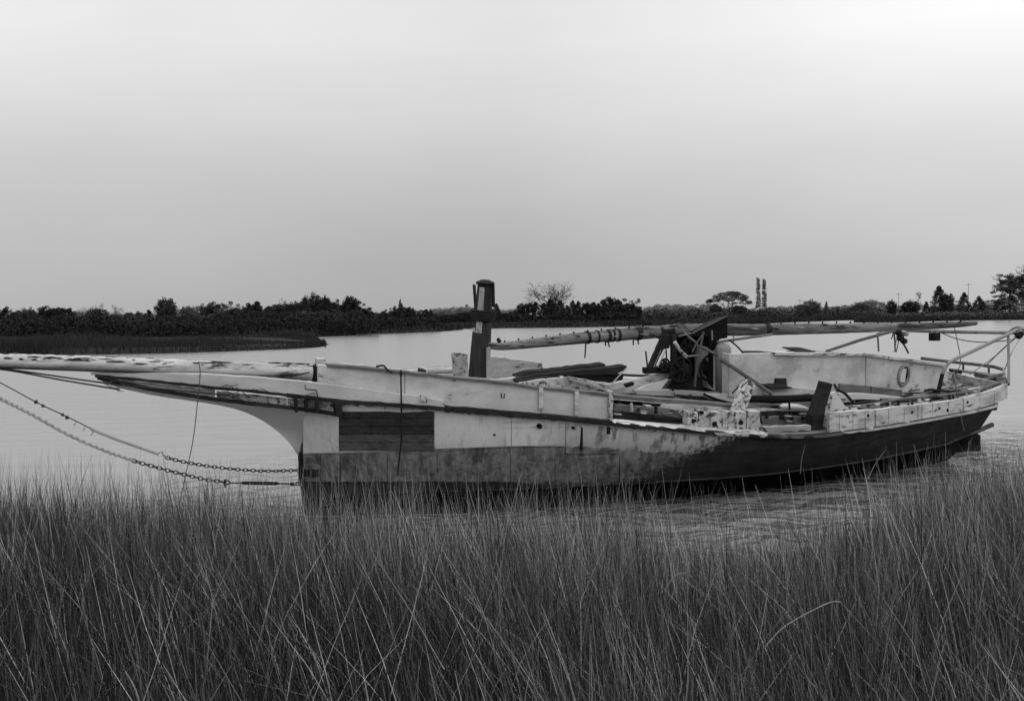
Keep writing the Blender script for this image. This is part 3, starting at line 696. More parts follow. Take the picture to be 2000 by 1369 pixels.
# --- near side: sheathed planking as one skin, with the paint edges stored on it
black_edge = itp([(590, 941), (850, 940), (1000, 941), (1100, 946), (1180, 945), (1230, 932), (1290, 915), (1330, 892), (1370, 872), (1410, 858), (1440, 842), (1480, 800), (1950, 700)])
white_edge = itp([(590, 886), (665, 884), (760, 881), (850, 877), (1000, 871), (1080, 870), (1150, 872), (1250, 880), (1330, 885), (1400, 890)])
def side_skin(name, x0, x1, top, bot, off, nx, ny, parent, mirror=False, th=None):
    G = []; A = []
    for i in range(nx + 1):
        x = x0 + (x1 - x0) * i / nx; r = []
        for j in range(ny + 1):
            y = top(x) + (bot(x) - top(x)) * j / ny; u, w, h = S(x, y, off); dd = 14.0 / 1944 * 100
            r.append(B(u, -w if mirror else w, h))
            A.append(((y - black_edge(x)) * dd, (white_edge(x) - y) * dd, min(1, max(0.0, (x - 1020) / 160))))
        G.append(r)
    mb = MB().grid(G); nfront = len(mb.v)
    if th:
        Gb = []
        for i in range(nx + 1):
            x = x0 + (x1 - x0) * i / nx
            Gb.append([B(*(lambda s: (s[0], s[1] - th, s[2]))(S(x, top(x) + (bot(x) - top(x)) * j / ny, off))) for j in range(ny + 1)])
        mb.grid(Gb); m = ny + 1; n_ = (nx + 1) * m
        rim = [i * m for i in range(nx + 1)] + [nx * m + j for j in range(1, m)] + [i * m + ny for i in range(nx - 1, -1, -1)] + [j for j in range(ny - 1, 0, -1)]
        mb.f += [(a, b, b + n_, a + n_) for a, b in zip(rim, rim[1:] + rim[:1])]
        A = A + A
    o = build(name, mb, M_side, parent, smooth=(th is None))
    A = np.array(A, dtype=np.float32)
    for k, nm in enumerate(('pb', 'pw', 'pf')):
        a = o.data.attributes.new(nm, 'FLOAT', 'POINT'); a.data.foreach_set('value', A[:, k].copy())
    return o
shy, chy = (lambda x: CI(x)[2]), (lambda x: CI(x)[0])
# lower weathered belt and the black after body: one skin; above it separate sheathing panels
LOW = itp([(590, 886), (665, 884), (760, 881), (850, 877), (1000, 872), (1080, 870), (1100, 872), (1300, 872), (1944, 836)])
side_skin('hull_side', 592, 1944, shy, chy, -.012, 260, 26, boat)
far = side_skin('hull_side', 592, 1944, shy, chy, 0, 60, 6, boat, mirror=True)
# sheathing panels standing proud of it, joints between them
def const(v): return lambda x: v
for (a, b, tp, bt) in ((593, 661.5, lambda x: shy(x) + 1, lambda x: 884.5), (663, 751, lambda x: shy(x) + 1, lambda x: float(np.interp(x, [660, 668, 690, 718, 725, 751], [818, 816, 808, 807, 803, 803])) + random.uniform(-1, 1)),
                       (752, 847, lambda x: shy(x) + 1, lambda x: float(np.interp(x, [752, 790, 835, 848], [803, 806, 803, 800.5])) + random.uniform(-.6, .6)),
                       (849, 998, lambda x: shy(x) + 1, lambda x: 876.5 - (x - 849) * .03), (999.5, 1104, lambda x: shy(x) + 1, lambda x: 871.5), (1105.5, 1209, lambda x: shy(x) + 1, lambda x: 886)):
    side_skin('sheathing_panel', a, b, tp, bt, .004, 12, 8, boat, th=.016)
for (a, b) in ((593, 625), (626.5, 664), (665.5, 756), (757.5, 853), (854.5, 996), (997.5, 1083), (1084.5, 1209.5), (1211, 1330)):
    tpf = (lambda x, a=a: (887.5 if x < 1084 else 888.5) - max(0, min(1, (x - 840) / 160)) * 12 + (12 if a > 1083 else 0))
    side_skin('sheathing_panel', a, b, tpf, lambda x: 940 if x < 1100 else 942, .001, 10, 6, boat, th=.012)
# bare planks where the sheathing is torn away
ys = [803, 817, 833, 848, 864, 880.5]
M_bare = mat('bare_dark_planking', .018, .085, scale=7, along=(.07, 1, 1), bump=1.0, dist=.02)
M_bare2 = mat('bare_grey_planking', .05, .17, scale=7, along=(.07, 1, 1), bump=1.0, dist=.02)
for k in range(5):
    for (a, b) in ((662, 742 - (k % 2) * 34), (742 - (k % 2) * 34, 847.5)):
        dz = random.uniform(.0, .006)
        def tp(x, k=k): return max(shy(x) + 2, ys[k])
        G = [[B(*S(x, tp(x) + (ys[k + 1] - tp(x)) * j, o_)) for j, o_ in ((0, -.008), (.05, .001 + dz), (.95, .001 + dz), (1, -.008))] for x in np.linspace(a + .3, b - .3, 9)]
        build('plank', MB().grid(G), M_bare if (k < 3 or (k == 3 and b > 800 and False)) else M_bare2, boat)
# --- bottom, deck edge, far side, transom
def keelp(x): 
    u = S(x, chy(x))[0]; return (u, 0, -.75 + .25 * max(0, (u - 8) / 3))
for sgn in (1, -1):
    G = []
    for x in XS:
        c = S(x, chy(x)); k = keelp(x)
        G.append([B(c[0] + (k[0] - c[0]) * t, sgn * (c[1] + .012) * (1 - t), c[2] + (k[2] - c[2]) * t) for t in (0, .25, .5, 1)])
    build('hull_bottom', MB().grid(G), M_black, boat, smooth=True)
c1, s1 = S(1944, chy(1944)), S(1944, shy(1944))
G = [[B(s1[0], w, s1[2]) for w in (s1[1], 0, -s1[1])], [B(c1[0], w, c1[2]) for w in (c1[1], 0, -c1[1])], [B(c1[0] - .5, 0, -.5)] * 3]
build('transom', MB().grid(G), M_black, boat)
build('stem', MB().prism([PW(586, 888, .035), PW(596, 888, .035), PW(607, 1010, .035), PW(604, 1060, .035), PW(598, 1060, .035), PW(595, 1005, .035)], -WV * .07), M_rust, boat)
build('rudder', MB().prism([PW(x, y, .03) for x, y in ((1846, 866), (1908, 846), (1915, 850), (1915, 868), (1917, 890), (1846, 905))], -WV * .06), M_black, boat)
# deck planks, heeled and cambered
ylist = np.linspace(-1.0, 1.0, 27)
for k in range(26):
    segs = ((600, 800), (800, 1190), (1230, 1640), (1640, 1940)) if k < 21 else ((600, 830), (840, 1190), (1310, 1600), (1640, 1940))
    for a, b in segs:
        if random.random() < .10 and k > 3: continue
        q0, q1 = ylist[k] + .006, ylist[k + 1] - .006; G = []
        for x in np.linspace(a + random.uniform(0, 20), b - random.uniform(2, 26), 7):
            u, w, h = S(x, shy(x)); cam_ = lambda q: .08 * (1 - q * q) - .03 + random.uniform(-.004, .004)
            G.append([B(u, w * .985 * q, h + cam_(q) + dz) for q, dz in ((q0, -.03), (q0, 0), (q1, 0), (q1, -.03))])
        build('deck_plank', MB().grid(G), random.choice([M_wood, M_woodlt, M_woodlt, M_white2]), boat)

# --- longhead: the smooth white clipper bow
lowc = curve_pts([(200, 745), (235, 758), (300, 772), (360, 781), (420, 790), (470, 802), (510, 820), (545, 845), (568, 868), (584, 892)], 4)
lowc = [(p[0], p[1]) for p in lowc]
LTOP = itp([(188, 739), (300, 763), (400, 779), (500, 791), (592, 801), (665, 812)])
n_ = len(lowc); G1 = []; G2 = []
for i, (lx, ly) in enumerate(lowc):
    t = i / (n_ - 1); tx = 192 + (600 - 192) * t ** .97; ty = LTOP(tx); wt = sheer_w(tx) + .012
    r1 = []; r2 = []
    for j in range(9):
        s = j / 8; x = lx + (tx - lx) * s; y = ly + (ty - ly) * s
        w = .022 + (wt - .022) * (s ** 1.7)                       # concave flare
        u, w_, h = PB(x, y, w); r1.append(B(u, w_, h)); r2.append(B(u, -w_, h))
    G1.append(r1); G2.append(r2)
mbh = MB().grid(G1).grid(G2); m_ = len(G1) * 9
mbh.f += [(i * 9, (i + 1) * 9, (i + 1) * 9 + m_, i * 9 + m_) for i in range(len(G1) - 1)]
M_head = mat('smooth_white_bow_paint', .66, .78, chip=.3, cut=.70, cscale=5, scale=2, along=(.4, 1, 1), bump=.12)
build('longhead', mbh, M_head, boat, smooth=True)
# flare that joins longhead and side at the foot
def bar_px(name, pts, rpx, m, parent=boat, n=8, rnd=.12, **k): return build(name, ptube(pts, rpx, n, rnd=rnd, **k), m, parent, smooth=False)
# head rail (lower dark line) and trail board
build('head_rail', strip(190, 664, lambda x: LTOP(x) - 4, lambda x: LTOP(x) + 2.2, lambda x: sheer_w(x) + .055, .06, rows=1, ja=.7), M_wooddk, boat)
for a, b, mm in ((225, 420, M_white2), (424, 560, M_patchy), (563, 655, M_patchy)):
    build('trail_board', strip(a, b, lambda x: sheer_y(x) + 3 + (3 if x > 420 else 0), lambda x: LTOP(x) - 4, lambda x: sheer_w(x) + .0, .03, rows=2, ja=.8), mm, boat)
build('rail_end_block', slab([(655, 784), (668, 783), (668, 812), (657, 812)], .64, .12), M_wooddk, boat)
for x in (577, 597, 618):
    build('head_knee', MB().beam(PW(x, 776, sheer_w(x) + .09), PW(x + 2, 804, sheer_w(x) + .08), .035, .05, upv=WV), M_rust, boat)
# rub rail along the sheer, tip to stern
def raily(name, x0, x1, dy0, dy1, off, th, m, ja=.5, dyf=None, rnd=0.0):
    return build(name, strip(x0, x1, lambda x: sheer_y(x) + dy0, lambda x: sheer_y(x) + dy1, lambda x: sheer_w(x) + off, th, rows=1, ja=ja, rnd=rnd), m, boat)
raily('rub_rail', 186, 560, -3.2, 1.8, .07, .08, M_wooddk, .8)
raily('rub_rail', 561, 870, -3.2, 3.0, .07, .08, M_wooddk, .9)
raily('rub_rail', 871, 1196, -4.5, 3.2, .07, .09, M_wooddk, .8, rnd=.006)
raily('rub_rail', 1197, 1420, -1.5, 5.0, .06, .08, M_wooddk, 1.2)
raily('rub_rail', 1421, 1944, -1.0, 4.0, .05, .07, M_wooddk, .5)
raily('rub_moulding', 600, 1420, 4.5, 6.8, .03, .03, M_patchy, .4)
# bright cap plank along the deck edge aft
def cap(name, x0, x1, w_in, m, dh=.012, th=.03, ja=.01):
    G = []
    for x in np.linspace(x0, x1, max(4, int((x1 - x0) / 15))):
        u, w, h = S(x, shy(x)); j = random.uniform(-ja, ja)
        G.append([B(u, w + .05 + j, h + dh - th), B(u, w + .055 + j, h + dh), B(u, w - w_in + j, h + dh + .01), B(u, w - w_in, h + dh - th)])
    return build(name, MB().grid(G), m, boat)
cap('cover_board', 1197, 1345, .15, M_white2, .02); cap('cover_board', 1347, 1500, .2, M_patchy, .02, ja=.02)
cap('cover_board', 1502, 1640, .25, M_wood, .015, ja=.02); cap('cover_board', 1642, 1944, .2, M_white2, .02)
# fore rail: outer white board (upper edge = the light line) and the high bulwark above it
FR_top = itp([(180, 729), (300, 729), (400, 731), (500, 737), (600, 746), (700, 759), (800, 772), (870, 783)])
build('fore_rail', strip(178, 868, FR_top, lambda x: sheer_y(x) - 3, lambda x: sheer_w(x) + .035, .06, rows=3, ja=.35), M_white, boat)
BW_top = itp([(622, 713), (700, 719), (800, 729), (900, 740), (1000, 750), (1060, 760), (1130, 766), (1194, 774)])
for a, b in ((622, 790), (791.5, 1056), (1057.5, 1126), (1127.5, 1190)):
    build('bulwark_board', strip(a, b, BW_top, lambda x: sheer_y(x) - 4 if x > 870 else FR_top(x) + 6, lambda x: sheer_w(x) - .03, .05, rows=4, ja=.35), M_white, boat)
G = []
for a, b in ((640, 838), (842, 1052)):
    build('bulwark_cap', strip(a, b, lambda x: BW_top(x) - 2.5, lambda x: BW_top(x) + 2.2, lambda x: sheer_w(x) + .0, .09, rows=1, ja=.6), M_wood, boat)
build('bulwark_cap', strip(1056, 1192, lambda x: BW_top(x) - 4, lambda x: BW_top(x) + 1.5, lambda x: sheer_w(x) - .01, .09, rows=1, ja=1.2), M_wood, boat)
# far bulwark forward (light strip seen above the cap)
build('far_bulwark', strip(650, 836, lambda x: BW_top(x) - 6 + (x - 650) * .004, lambda x: BW_top(x) + 6, lambda x: -sheer_w(x) * .2, .04, rows=1, ja=1.3), M_white2, boat)
# stanchion plates on the bulwark
for (x, t_, b_) in ((1057, 757, 800), (1127, 765, 812)):
    build('stanchion', strip(x - 4, x + 4, const(t_), const(b_), lambda q: sheer_w(q) + .005, .03, n=1, rows=1), M_white2, boat)
build('stanchion', strip(1190, 1197, const(765), const(822), lambda q: sheer_w(q) + .01, .08, n=1, rows=2, ja=.6), M_patchy, boat)
build('padeye', ptube([(979, 768, 1.42), (979, 776, 1.42), (985, 777, 1.42), (985, 769, 1.42)], 1.6, 5), M_rust, boat)
build('chock', MB().beam(PW(822, 777, 1.08), PW(833, 779, 1.1), .06, .06), M_patchy, boat)
bar_px('eye_bolt', [(820, 773, 1.09), (832, 775, 1.1), (833, 786, 1.12)], 1.3, M_rust)
bar_px('eye_bolt', [(596, 752, .48), (596, 760, .48), (618, 762, .5), (620, 774, .5)], 1.3, M_rust)
# bow straps for the chains
for (y0, y1, b) in ((917, 931, 622), (942, 954, 624)):
    build('bow_strap', strip(593, b, const(y0), const(y1), lambda q: CI(q)[1] + (CI(q)[3] - CI(q)[1]) * .25 + .03, .02, n=3, rows=1, ja=.5), M_rust, boat)
build('bow_plate', strip(586.5, 596, const(886), const(950), lambda q: .10, .10, n=1, rows=3, ja=.5), M_rust, boat)
# hawse hole, scupper, iron drips on the side
def disc(px, py, r, off=.035, m=M_black, name='scupper'):
    c = np.array(B(*S(px, py, off))); k = r * ((c - EYE) @ fwd) / 1944
    ring = [c + U * math.cos(a) * k + HV * math.sin(a) * k * 1.1 for a in np.linspace(0, 2 * math.pi, 11)[:-1]]
    return build(name, MB().prism(ring, -WV * .05), m, boat)
disc(1055, 833, 4.6); disc(1121, 836, 2.6); disc(967, 850, 1.6)
build('chainplate', strip(1134.5, 1138.5, const(824), const(879), lambda q: CI(q)[3] - .0, .03, n=1, rows=3), M_rust, boat)
build('chainplate', strip(1187, 1192, const(835), const(848), lambda q: CI(q)[3] + .02, .03, n=1, rows=1), M_rust, boat)
# chine log, its end sticks out past the stern
CL = [(x, chy(x) - 1 - max(0, (x - 1300) / 640) * 0, CI(x)[1] + .035) for x in np.linspace(1280, 1850, 24)] + [(1880, 852, 1.15), (1910, 841, 1.08), (1938, 829, 1.04)]
bar_px('chine_log', CL, [1.3] * 8 + [1.7] * 10 + [2.2] * 6 + [3.2, 4.2, 4.4], mat('worn_black_edge', .03, .07, chip=.12, cut=.6, scale=8), n=8, rnd=.05)
# --- aft bulwark with stanchions
AB_top = itp([(1622, 806), (1660, 803), (1710, 800), (1760, 794), (1850, 783), (1900, 774), (1945, 760), (1968, 750)])
AW = lambda x: sheer_w(min(x, 1944)) + .005 - max(0, x - 1944) * .002
for a, b in ((1620, 1708), (1709.5, 1800), (1801.5, 1880), (1881.5, 1968)):
    build('bulwark_board', strip(a, b, AB_top, lambda x: sheer_y(min(x, 1944)) - 2 - max(0, x - 1944) * .55, AW, .045, rows=3, ja=.7), M_white2, boat)
x_ = 1640
while x_ < 1955:
    build('rib_end', strip(x_, x_ + 2.6, lambda q: AB_top(q) + 1, lambda q: sheer_y(min(q, 1944)) - 3 - max(0, q - 1944) * .55, lambda q: AW(q) + .008, .02, n=1, rows=1), M_white2, boat); x_ += random.uniform(20, 34)
for (x, y) in ((1696, 812), (1782, 805), (1835, 797), (1890, 786), (1851, 801)):
    c = PW(x, y, AW(x) + .012); ring = [c + U * math.cos(a) * .016 * random.uniform(.6, 1.5) + HV * math.sin(a) * .02 * random.uniform(.6, 1.4) for a in np.linspace(0, 6.283, 9)[:-1]]
    build('scupper', MB().prism(ring, -WV * .02), M_black, boat)
build('bulwark_board', strip(1700, 1966, lambda x: AB_top(x) - 30 * (1 - .35 * (x - 1700) / 266) + 6, lambda x: AB_top(x) - 4, lambda x: -sheer_w(min(x, 1944)) * .95, .05, rows=2, ja=.8), M_white2, boat)
build('stern_deck_edge', MB().beam(PW(1944, 795, 1.32), B(s1[0] + .10, -1.25, s1[2] + .12), .08, .10), M_wooddk, boat)
build('stern_board', MB().prism([PW(1968, 750, 1.27), PW(1968, 775, 1.27), B(s1[0] + .02, -1.2, s1[2] + .03), B(s1[0] + .05, -1.2, s1[2] + .26)], -U * .04), M_white2, boat)

# --- bowsprit
def spar(name, pts, m, parent, n=14, rnd=.05):   # pts px, py, w, rpx
    C = curve_pts(pts, 10); return build(name, ptube([c[:3] for c in C], [c[3] for c in C], n, rnd=rnd), m, parent, smooth=True)
spar('bowsprit', [(-330, 700, .02, 12), (-100, 703, .02, 13), (100, 707, .02, 14), (300, 715, .02, 14.5), (470, 722, .02, 15), (608, 728, .02, 15.5)], M_spar, boat)
build('bowsprit_band', ptube([(612, 728, .02), (622, 729, .02)], [17.5, 17.5], 12), M_rust, boat)
build('bitt_post', MB().beam(PW(626, 700, .02) * 1, PW(621, 752, .02), .10, .10, upv=U), M_white2, boat)
bar_px('gammon_rod', [(605, 727, .2), (580, 733, .2), (520, 741, .2)], 1.4, M_rust)
# splits and lifted flakes along the top of the bowsprit
for k in range(90):
    x = random.uniform(5, 600) if k % 2 else random.uniform(5, 260); yy = np.interp(x, [0, 600], [692, 712]) + random.uniform(1.5, 11); L = random.uniform(5, 34)
    if k > 60: yy = np.interp(x, [0, 600], [692, 712]) - .5
    w_ = .02 + math.sqrt(max(.0, 1 - ((np.interp(x, [0, 600], [706, 727]) - yy) / 14) ** 2)) * .078
    build('lifted_flake', slab([(x, yy - .8), (x + L * .5, yy - 1.6), (x + L, yy), (x + L * .6, yy + 1.5), (x + 2, yy + 1.2)], w_, .006, .5), M_wooddk if k % 3 else M_float, boat)

# --- mast stub
mz = lambda y: float(np.interp(y, [548, 740], [948, 935]))
def mring(y, r, n=8):
    c = PW(mz(y), y, 0); k = r * ((c - EYE) @ fwd) / 1944
    return [c + U * math.cos(a) * k + WV * math.sin(a) * k for a in (np.arange(n) + .5) * 2 * math.pi / n]
mast = link('mast', None, boat) if False else None
mast = build('mast', MB().grid([mring(y, r) + [mring(y, r)[0]] for y, r in ((790, 21), (735, 20.5), (700, 20), (650, 18.5), (620, 17.5), (600, 16.5), (580, 15.5), (562, 15), (552, 14), (547, 10))] + [[PW(948, 546, 0)] * 9]), M_mast, boat)
def mface(y0, y1, k, m, nm, wd=.44, out=1.06):
    ya = np.linspace(y0, y1, 5); G = []
    for y in ya:
        a = mring(y, float(np.interp(y, [548, 740], [14.8, 20.5])) * out); p, q = a[k], a[(k + 1) % 8]; c = (p + q) / 2
        G.append([c + (p - q) * wd, c - (p - q) * wd])
    return build(nm, MB().grid(G), m, mast)
front = min(range(8), key=lambda k: np.linalg.norm((mring(600, 17)[k] + mring(600, 17)[(k + 1) % 8]) / 2 - EYE))
mface(560, 604, front, M_mastlt, 'paint_panel'); mface(626, 648, front, M_mastlt, 'paint_panel'); mface(640, 648, (front + 1) % 8, M_mastlt, 'paint_panel')
for y, r in ((607, 21.5), (612, 22.5), (617, 22.3), (622, 21.5)):
    c = [PW(mz(y) - 1, y + random.uniform(-1, 1), 0)]
    P = mring(y, r, 12); P.append(P[0]); build('mast_hoop', MB().tube(P, .022, 6), M_rust, mast)
build('mast_hoop', MB().tube((lambda P: P + [P[0]])(mring(553, 16, 12)), .018, 5), M_rust, mast)
build('cleat', MB().beam(PW(926, 556, .12), PW(929, 603, .14), .02, .05, upv=WV), M_wooddk, mast)
build('cleat', MB().beam(PW(963, 553, .1), PW(964, 600, .12), .02, .05, upv=WV), M_wooddk, mast)
build('mast_fin', MB().prism([PW(x, y, .16) for x, y in ((958, 678), (959, 742), (951, 742), (951, 680))], -WV * .03), M_woodlt, mast)
build('mast_step', MB().beam(PW(915, 741, .1), PW(965, 744, .1), .3, .06), M_white2, boat)

# --- cabin trunk
cab_top = itp([(1425, 691), (1512, 689), (1690, 690), (1760, 699), (1850, 712)])
cab_w = lambda x: .72 - max(0, x - 1690) * .0010
cabin = build('cabin', strip(1424, 1690, lambda x: cab_top(x) + (4 if x > 1512 else 1), const(775), cab_w, .05, rows=4, ja=.3), M_cabin, boat)
build('cabin_side', strip(1691.5, 1850, lambda x: cab_top(x) + 4, lambda x: 775 + (x - 1690) * .02, cab_w, .05, rows=4, ja=.3), M_cabin, boat)
def roofgrid(x0, x1, wi, m, nm, ja=.6):
    G = []
    for x in np.linspace(x0, x1, max(4, int((x1 - x0) / 12))):
        u, w, h = PB(x, cab_top(x) + random.uniform(-ja, ja), cab_w(x) + .05)
        G.append([B(u, w, h - .035), B(u, w + random.uniform(-.01, .01), h), B(u, w - wi * .5, h - wi * .5 * .12), B(u, w - wi, h - wi * .15), B(u, w - wi, h - wi * .15 - .04)])
    return build(nm, MB().grid(G), m, boat)
roofgrid(1514, 1640, .7, M_white2, 'roof_board'); roofgrid(1641.5, 1735, 1.1, M_white2, 'roof_board'); roofgrid(1737, 1850, 1.3, M_white2, 'roof_board')
build('roof_board', slab([(1556, 685), (1592, 686), (1594, 688.5), (1556, 687.5)], .6, .3, .3), M_wooddk, boat)
c = PW(1765, 733, cab_w(1765) + .02); 
mbp = MB().torus(c, WV, HV, .10, .025, el=1.45, n=18, k=6); pr = build('port_light', mbp, M_tank, boat, smooth=True)
ring = [c - WV * .005 + U * math.cos(a) * .085 + HV * math.sin(a) * .13 for a in np.linspace(0, 6.283, 17)[:-1]]
build('pane', MB().prism(ring, -WV * .01), M_black, pr)
build('latch', MB().beam(c + HV * .10 - U * .02, c - HV * .10 - U * .02, .10, .02, upv=WV), M_float, pr)
build('base_strip', strip(1640, 1700, lambda x: 750 + (x - 1640) * .08, lambda x: 763 + (x - 1640) * .08, lambda x: .80, .03, rows=1, ja=.3), M_wood, boat)
build('base_strip', strip(1702, 1762, lambda x: 755 + (x - 1702) * .12, lambda x: 768 + (x - 1702) * .12, lambda x: .80, .03, rows=1, ja=.3), M_wood, boat)
build('cabin_end', MB().prism([PW(1425, 692, .70), PW(1425, 772, .70), B(PB(1425, 772, .7)[0], -.6, PB(1425, 772, .7)[2]), B(PB(1425, 692, .7)[0], -.6, PB(1425, 692, .7)[2])], -U * .03), M_white, boat)

# --- hold coaming and inner rails, port side amidships
def board(name, poly, w, th, m, parent=boat, amp=.7, dw=0.0): return build(name, slab(poly, w, th, amp, dw=dw), m, parent)
board('coaming_board', [(1200, 803), (1290, 812), (1344, 820), (1344, 838), (1270, 832), (1200, 822)], 1.45, .04, M_wooddk, amp=.9)
board('coaming_board', [(1200, 789), (1238, 793), (1300, 797), (1344, 805), (1344, 822), (1290, 815), (1200, 806)], 1.40, .04, M_wood, amp=1)
board('coaming_board', [(1200, 771), (1300, 780), (1400, 788), (1445, 792), (1445, 798), (1320, 789), (1200, 779)], 1.25, .12, M_wood)
board('coaming_board', [(1296, 790), (1350, 791), (1445, 799), (1600, 800), (1600, 804), (1445, 806), (1350, 802), (1290, 799)], 1.28, .05, M_white2)
board('coaming_board', [(1445, 803), (1600, 803), (1600, 833), (1490, 833), (1445, 826)], 1.30, .04, M_wooddk)
board('coaming_board', [(1487, 814), (1596, 812), (1594, 828), (1490, 830)], 1.46, .03, M_wood, amp=.8)
board('rail_board', [(1492, 834), (1584, 831), (1584, 841), (1500, 844)], 1.75, .06, M_woodlt, amp=1)
board('dark_gap_board', [(1200, 781), (1298, 790), (1304, 796), (1240, 792), (1200, 789)], 1.1, .03, M_black)  # black sheet standing in for the dark gap between two coaming boards
# flaking block of rail
for k, (a, b) in enumerate(((1343, 1364), (1365, 1387), (1388, 1410), (1411, 1436), (1437, 1458), (1459, 1486))):
    board('rail_block', [(a, 803 + random.uniform(-2, 3)), (b - .8, 804 + random.uniform(-2, 3)), (b - .8, 841), (a, 839)], 1.70 - .02 * (k % 2), .10, M_patchy, amp=1.2)
for (x, y, r) in ((1356, 822, 5), (1396, 828, 6), (1448, 826, 5), (1372, 806, 4)):
    c = PW(x, y, 1.715); k_ = r * 12.8 / 1944
    build('rot_hole', MB().prism([c + U * math.cos(a) * k_ * random.uniform(.7, 1.2) + HV * math.sin(a) * k_ * random.uniform(.6, 1.1) for a in np.linspace(0, 6.283, 10)[:-1]], -WV * .03), M_black, boat)
build('samson_post', MB().beam(PW(1462, 746, 1.30), PW(1437, 812, 1.45), .13, .13, upv=WV), M_patchy, boat)
# forward far bulwark remnants behind the mast
board('bulwark_board', [(884, 689), (900, 690), (914, 692), (915, 741), (889, 741), (886, 718)], -.55, .05, M_patchy, amp=1.6)
board('bulwark_board', [(958, 697), (985, 698), (1000, 702), (1030, 705), (1058, 708), (1061, 722), (1045, 736), (958, 742)], -.5, .05, M_white2, amp=1.4)
board('hatch_board', [(960, 742), (1008, 737), (1012, 748), (965, 751)], .35, .05, M_white2)
board('deck_beam', [(1010, 750), (1060, 741), (1110, 737), (1150, 742), (1192, 762), (1160, 768), (1080, 761)], .62, .05, M_patchy, amp=1.0)
board('deck_beam', [(1112, 735), (1180, 758), (1186, 764), (1112, 742)], .70, .05, M_woodlt)
board('hatch_side', [(1188, 770), (1180, 752), (1225, 745), (1300, 728), (1318, 727), (1290, 758), (1250, 764)], .15, .05, M_white2, amp=.4)
board('hatch_side', [(1255, 756), (1316, 738), (1302, 756), (1288, 764), (1240, 764)], .30, .04, M_white, amp=.5)
board('hatch_rim', [(1240, 763), (1312, 762), (1312, 773), (1245, 771)], .55, .08, M_woodlt, amp=.5)
board('hatch_rim', [(1318, 762), (1440, 768), (1445, 792), (1380, 774), (1318, 772)], .55, .03, M_woodlt, amp=.6)
board('hatch_rim', [(1374, 770), (1448, 768), (1452, 790), (1428, 790)], .70, .03, M_white, amp=.6)
bar_px('hatch_edge', [(1374, 770, .74), (1400, 780, .74), (1432, 789, .76), (1455, 790, .76)], 2.4, M_black)
board('cockpit_side', [(1540, 743), (1610, 748), (1612, 766), (1540, 760)], .62, .05, M_wood)
board('cockpit_side', [(1560, 739), (1616, 744), (1616, 748), (1560, 743)], .66, .05, M_woodlt)
board('cockpit_rim', [(1500, 755), (1560, 758), (1620, 764), (1612, 775), (1500, 772)], .85, .2, M_white2, amp=1)
board('wheel_box', [(1516, 739), (1536, 739), (1537, 754), (1514, 754)], .75, .25, M_wooddk)
board('wheel_box', [(1503, 756), (1545, 756), (1550, 759), (1505, 760)], .95, .25, M_wooddk)
board('cockpit_board', [(1638, 768), (1700, 770), (1760, 776), (1760, 782), (1638, 778)], 1.15, .05, M_white, amp=.5)
board('cockpit_board', [(1654, 779), (1690, 780), (1735, 786), (1730, 792), (1654, 798)], 1.0, .05, M_black, amp=1)
board('cockpit_board', [(1623, 768), (1632, 765), (1655, 800), (1655, 806), (1622, 806)], 1.60, .03, M_float, amp=.4)
# leaning dark post and its pale edge, broken stanchion
build('broken_frame', slab([(1611, 747), (1626, 750), (1622, 765), (1612, 795), (1606, 838), (1586, 840), (1588, 812), (1600, 780)], 1.72, .12, .8), M_wooddk, boat)
board('broken_frame', [(1618, 765), (1626, 772), (1622, 800), (1618, 836), (1607, 838), (1612, 800)], 1.70, .07, M_patchy, amp=.9)
# stern gear
bar_px('rail_pipe', [(1640, 795, 1.5), (1680, 793, 1.5), (1720, 787, 1.45), (1760, 779, 1.4), (1830, 774, 1.35), (1900, 764, 1.25), (1962, 745, 1.15)], 3.2, M_wood, n=7)
bar_px('rail_pipe', [(1720, 781, 1.3), (1770, 783, 1.3), (1850, 772, 1.25)], 3.6, M_pipe, n=7)
bar_px('rail_post', [(1690, 806, 1.65), (1670, 790, 1.6), (1650, 768, 1.5), (1636, 762, 1.45), (1630, 752, 1.3)], 3.0, M_rust, n=7)
# davit frame at the stern
davit = build('davit', ptube(curve_pts([(1832, 766, 1.1), (1838, 740, 1.1), (1846, 718, 1.1), (1860, 704, 1.08), (1890, 690, 1.0), (1960, 657, .8), (1990, 643, .7), (2003, 645, .65)], 5), 3.4, 8), M_pipelt, boat, smooth=True)
bar_px('davit_foot', [(1832, 768, 1.11), (1840, 730, 1.11)], 4.0, M_rust)
bar_px('davit', [(1969, 652, .75), (1970, 700, .9), (1970, 750, 1.1)], 2.6, M_pipelt)
bar_px('davit', [(1770, 645, -.4), (1850, 648, -.2), (1970, 650, .5), (1998, 650, .6)], 3.4, M_pipelt, n=8)
bar_px('stern_rail', [(1800, 700, -.9), (1850, 706, -1.0), (1900, 711, -1.0), (1940, 716, -.9), (1960, 722, -.5)], 3.2, M_pipe, n=8)
bar_px('stern_rail', [(1855, 722, -.6), (1900, 727, -.6), (1945, 733, -.5), (1960, 731, 0)], 3.0, M_pipelt, n=8)
bar_px('stern_rail', [(1960, 722, -.5), (1962, 735, 0), (1962, 744, .6)], 3.0, M_pipelt, n=8)
bar_px('stern_rail', [(1880, 755, .7), (1920, 743, .7), (1955, 732, .6)], 4.0, M_pipe, n=8)
bar_px('stern_rail', [(1855, 750, .3), (1880, 752, .5), (1910, 754, .6)], 3.0, M_rust, n=8)
for x, a, b in ((1881, 708, 724), (1931, 715, 730), (1930, 730, 765), (1864, 722, 752)):
    bar_px('rail_post', [(x, a, -.6 if b < 740 else .4), (x, b, -.6 if b < 740 else .4)], 2.2, M_pipe, n=6)
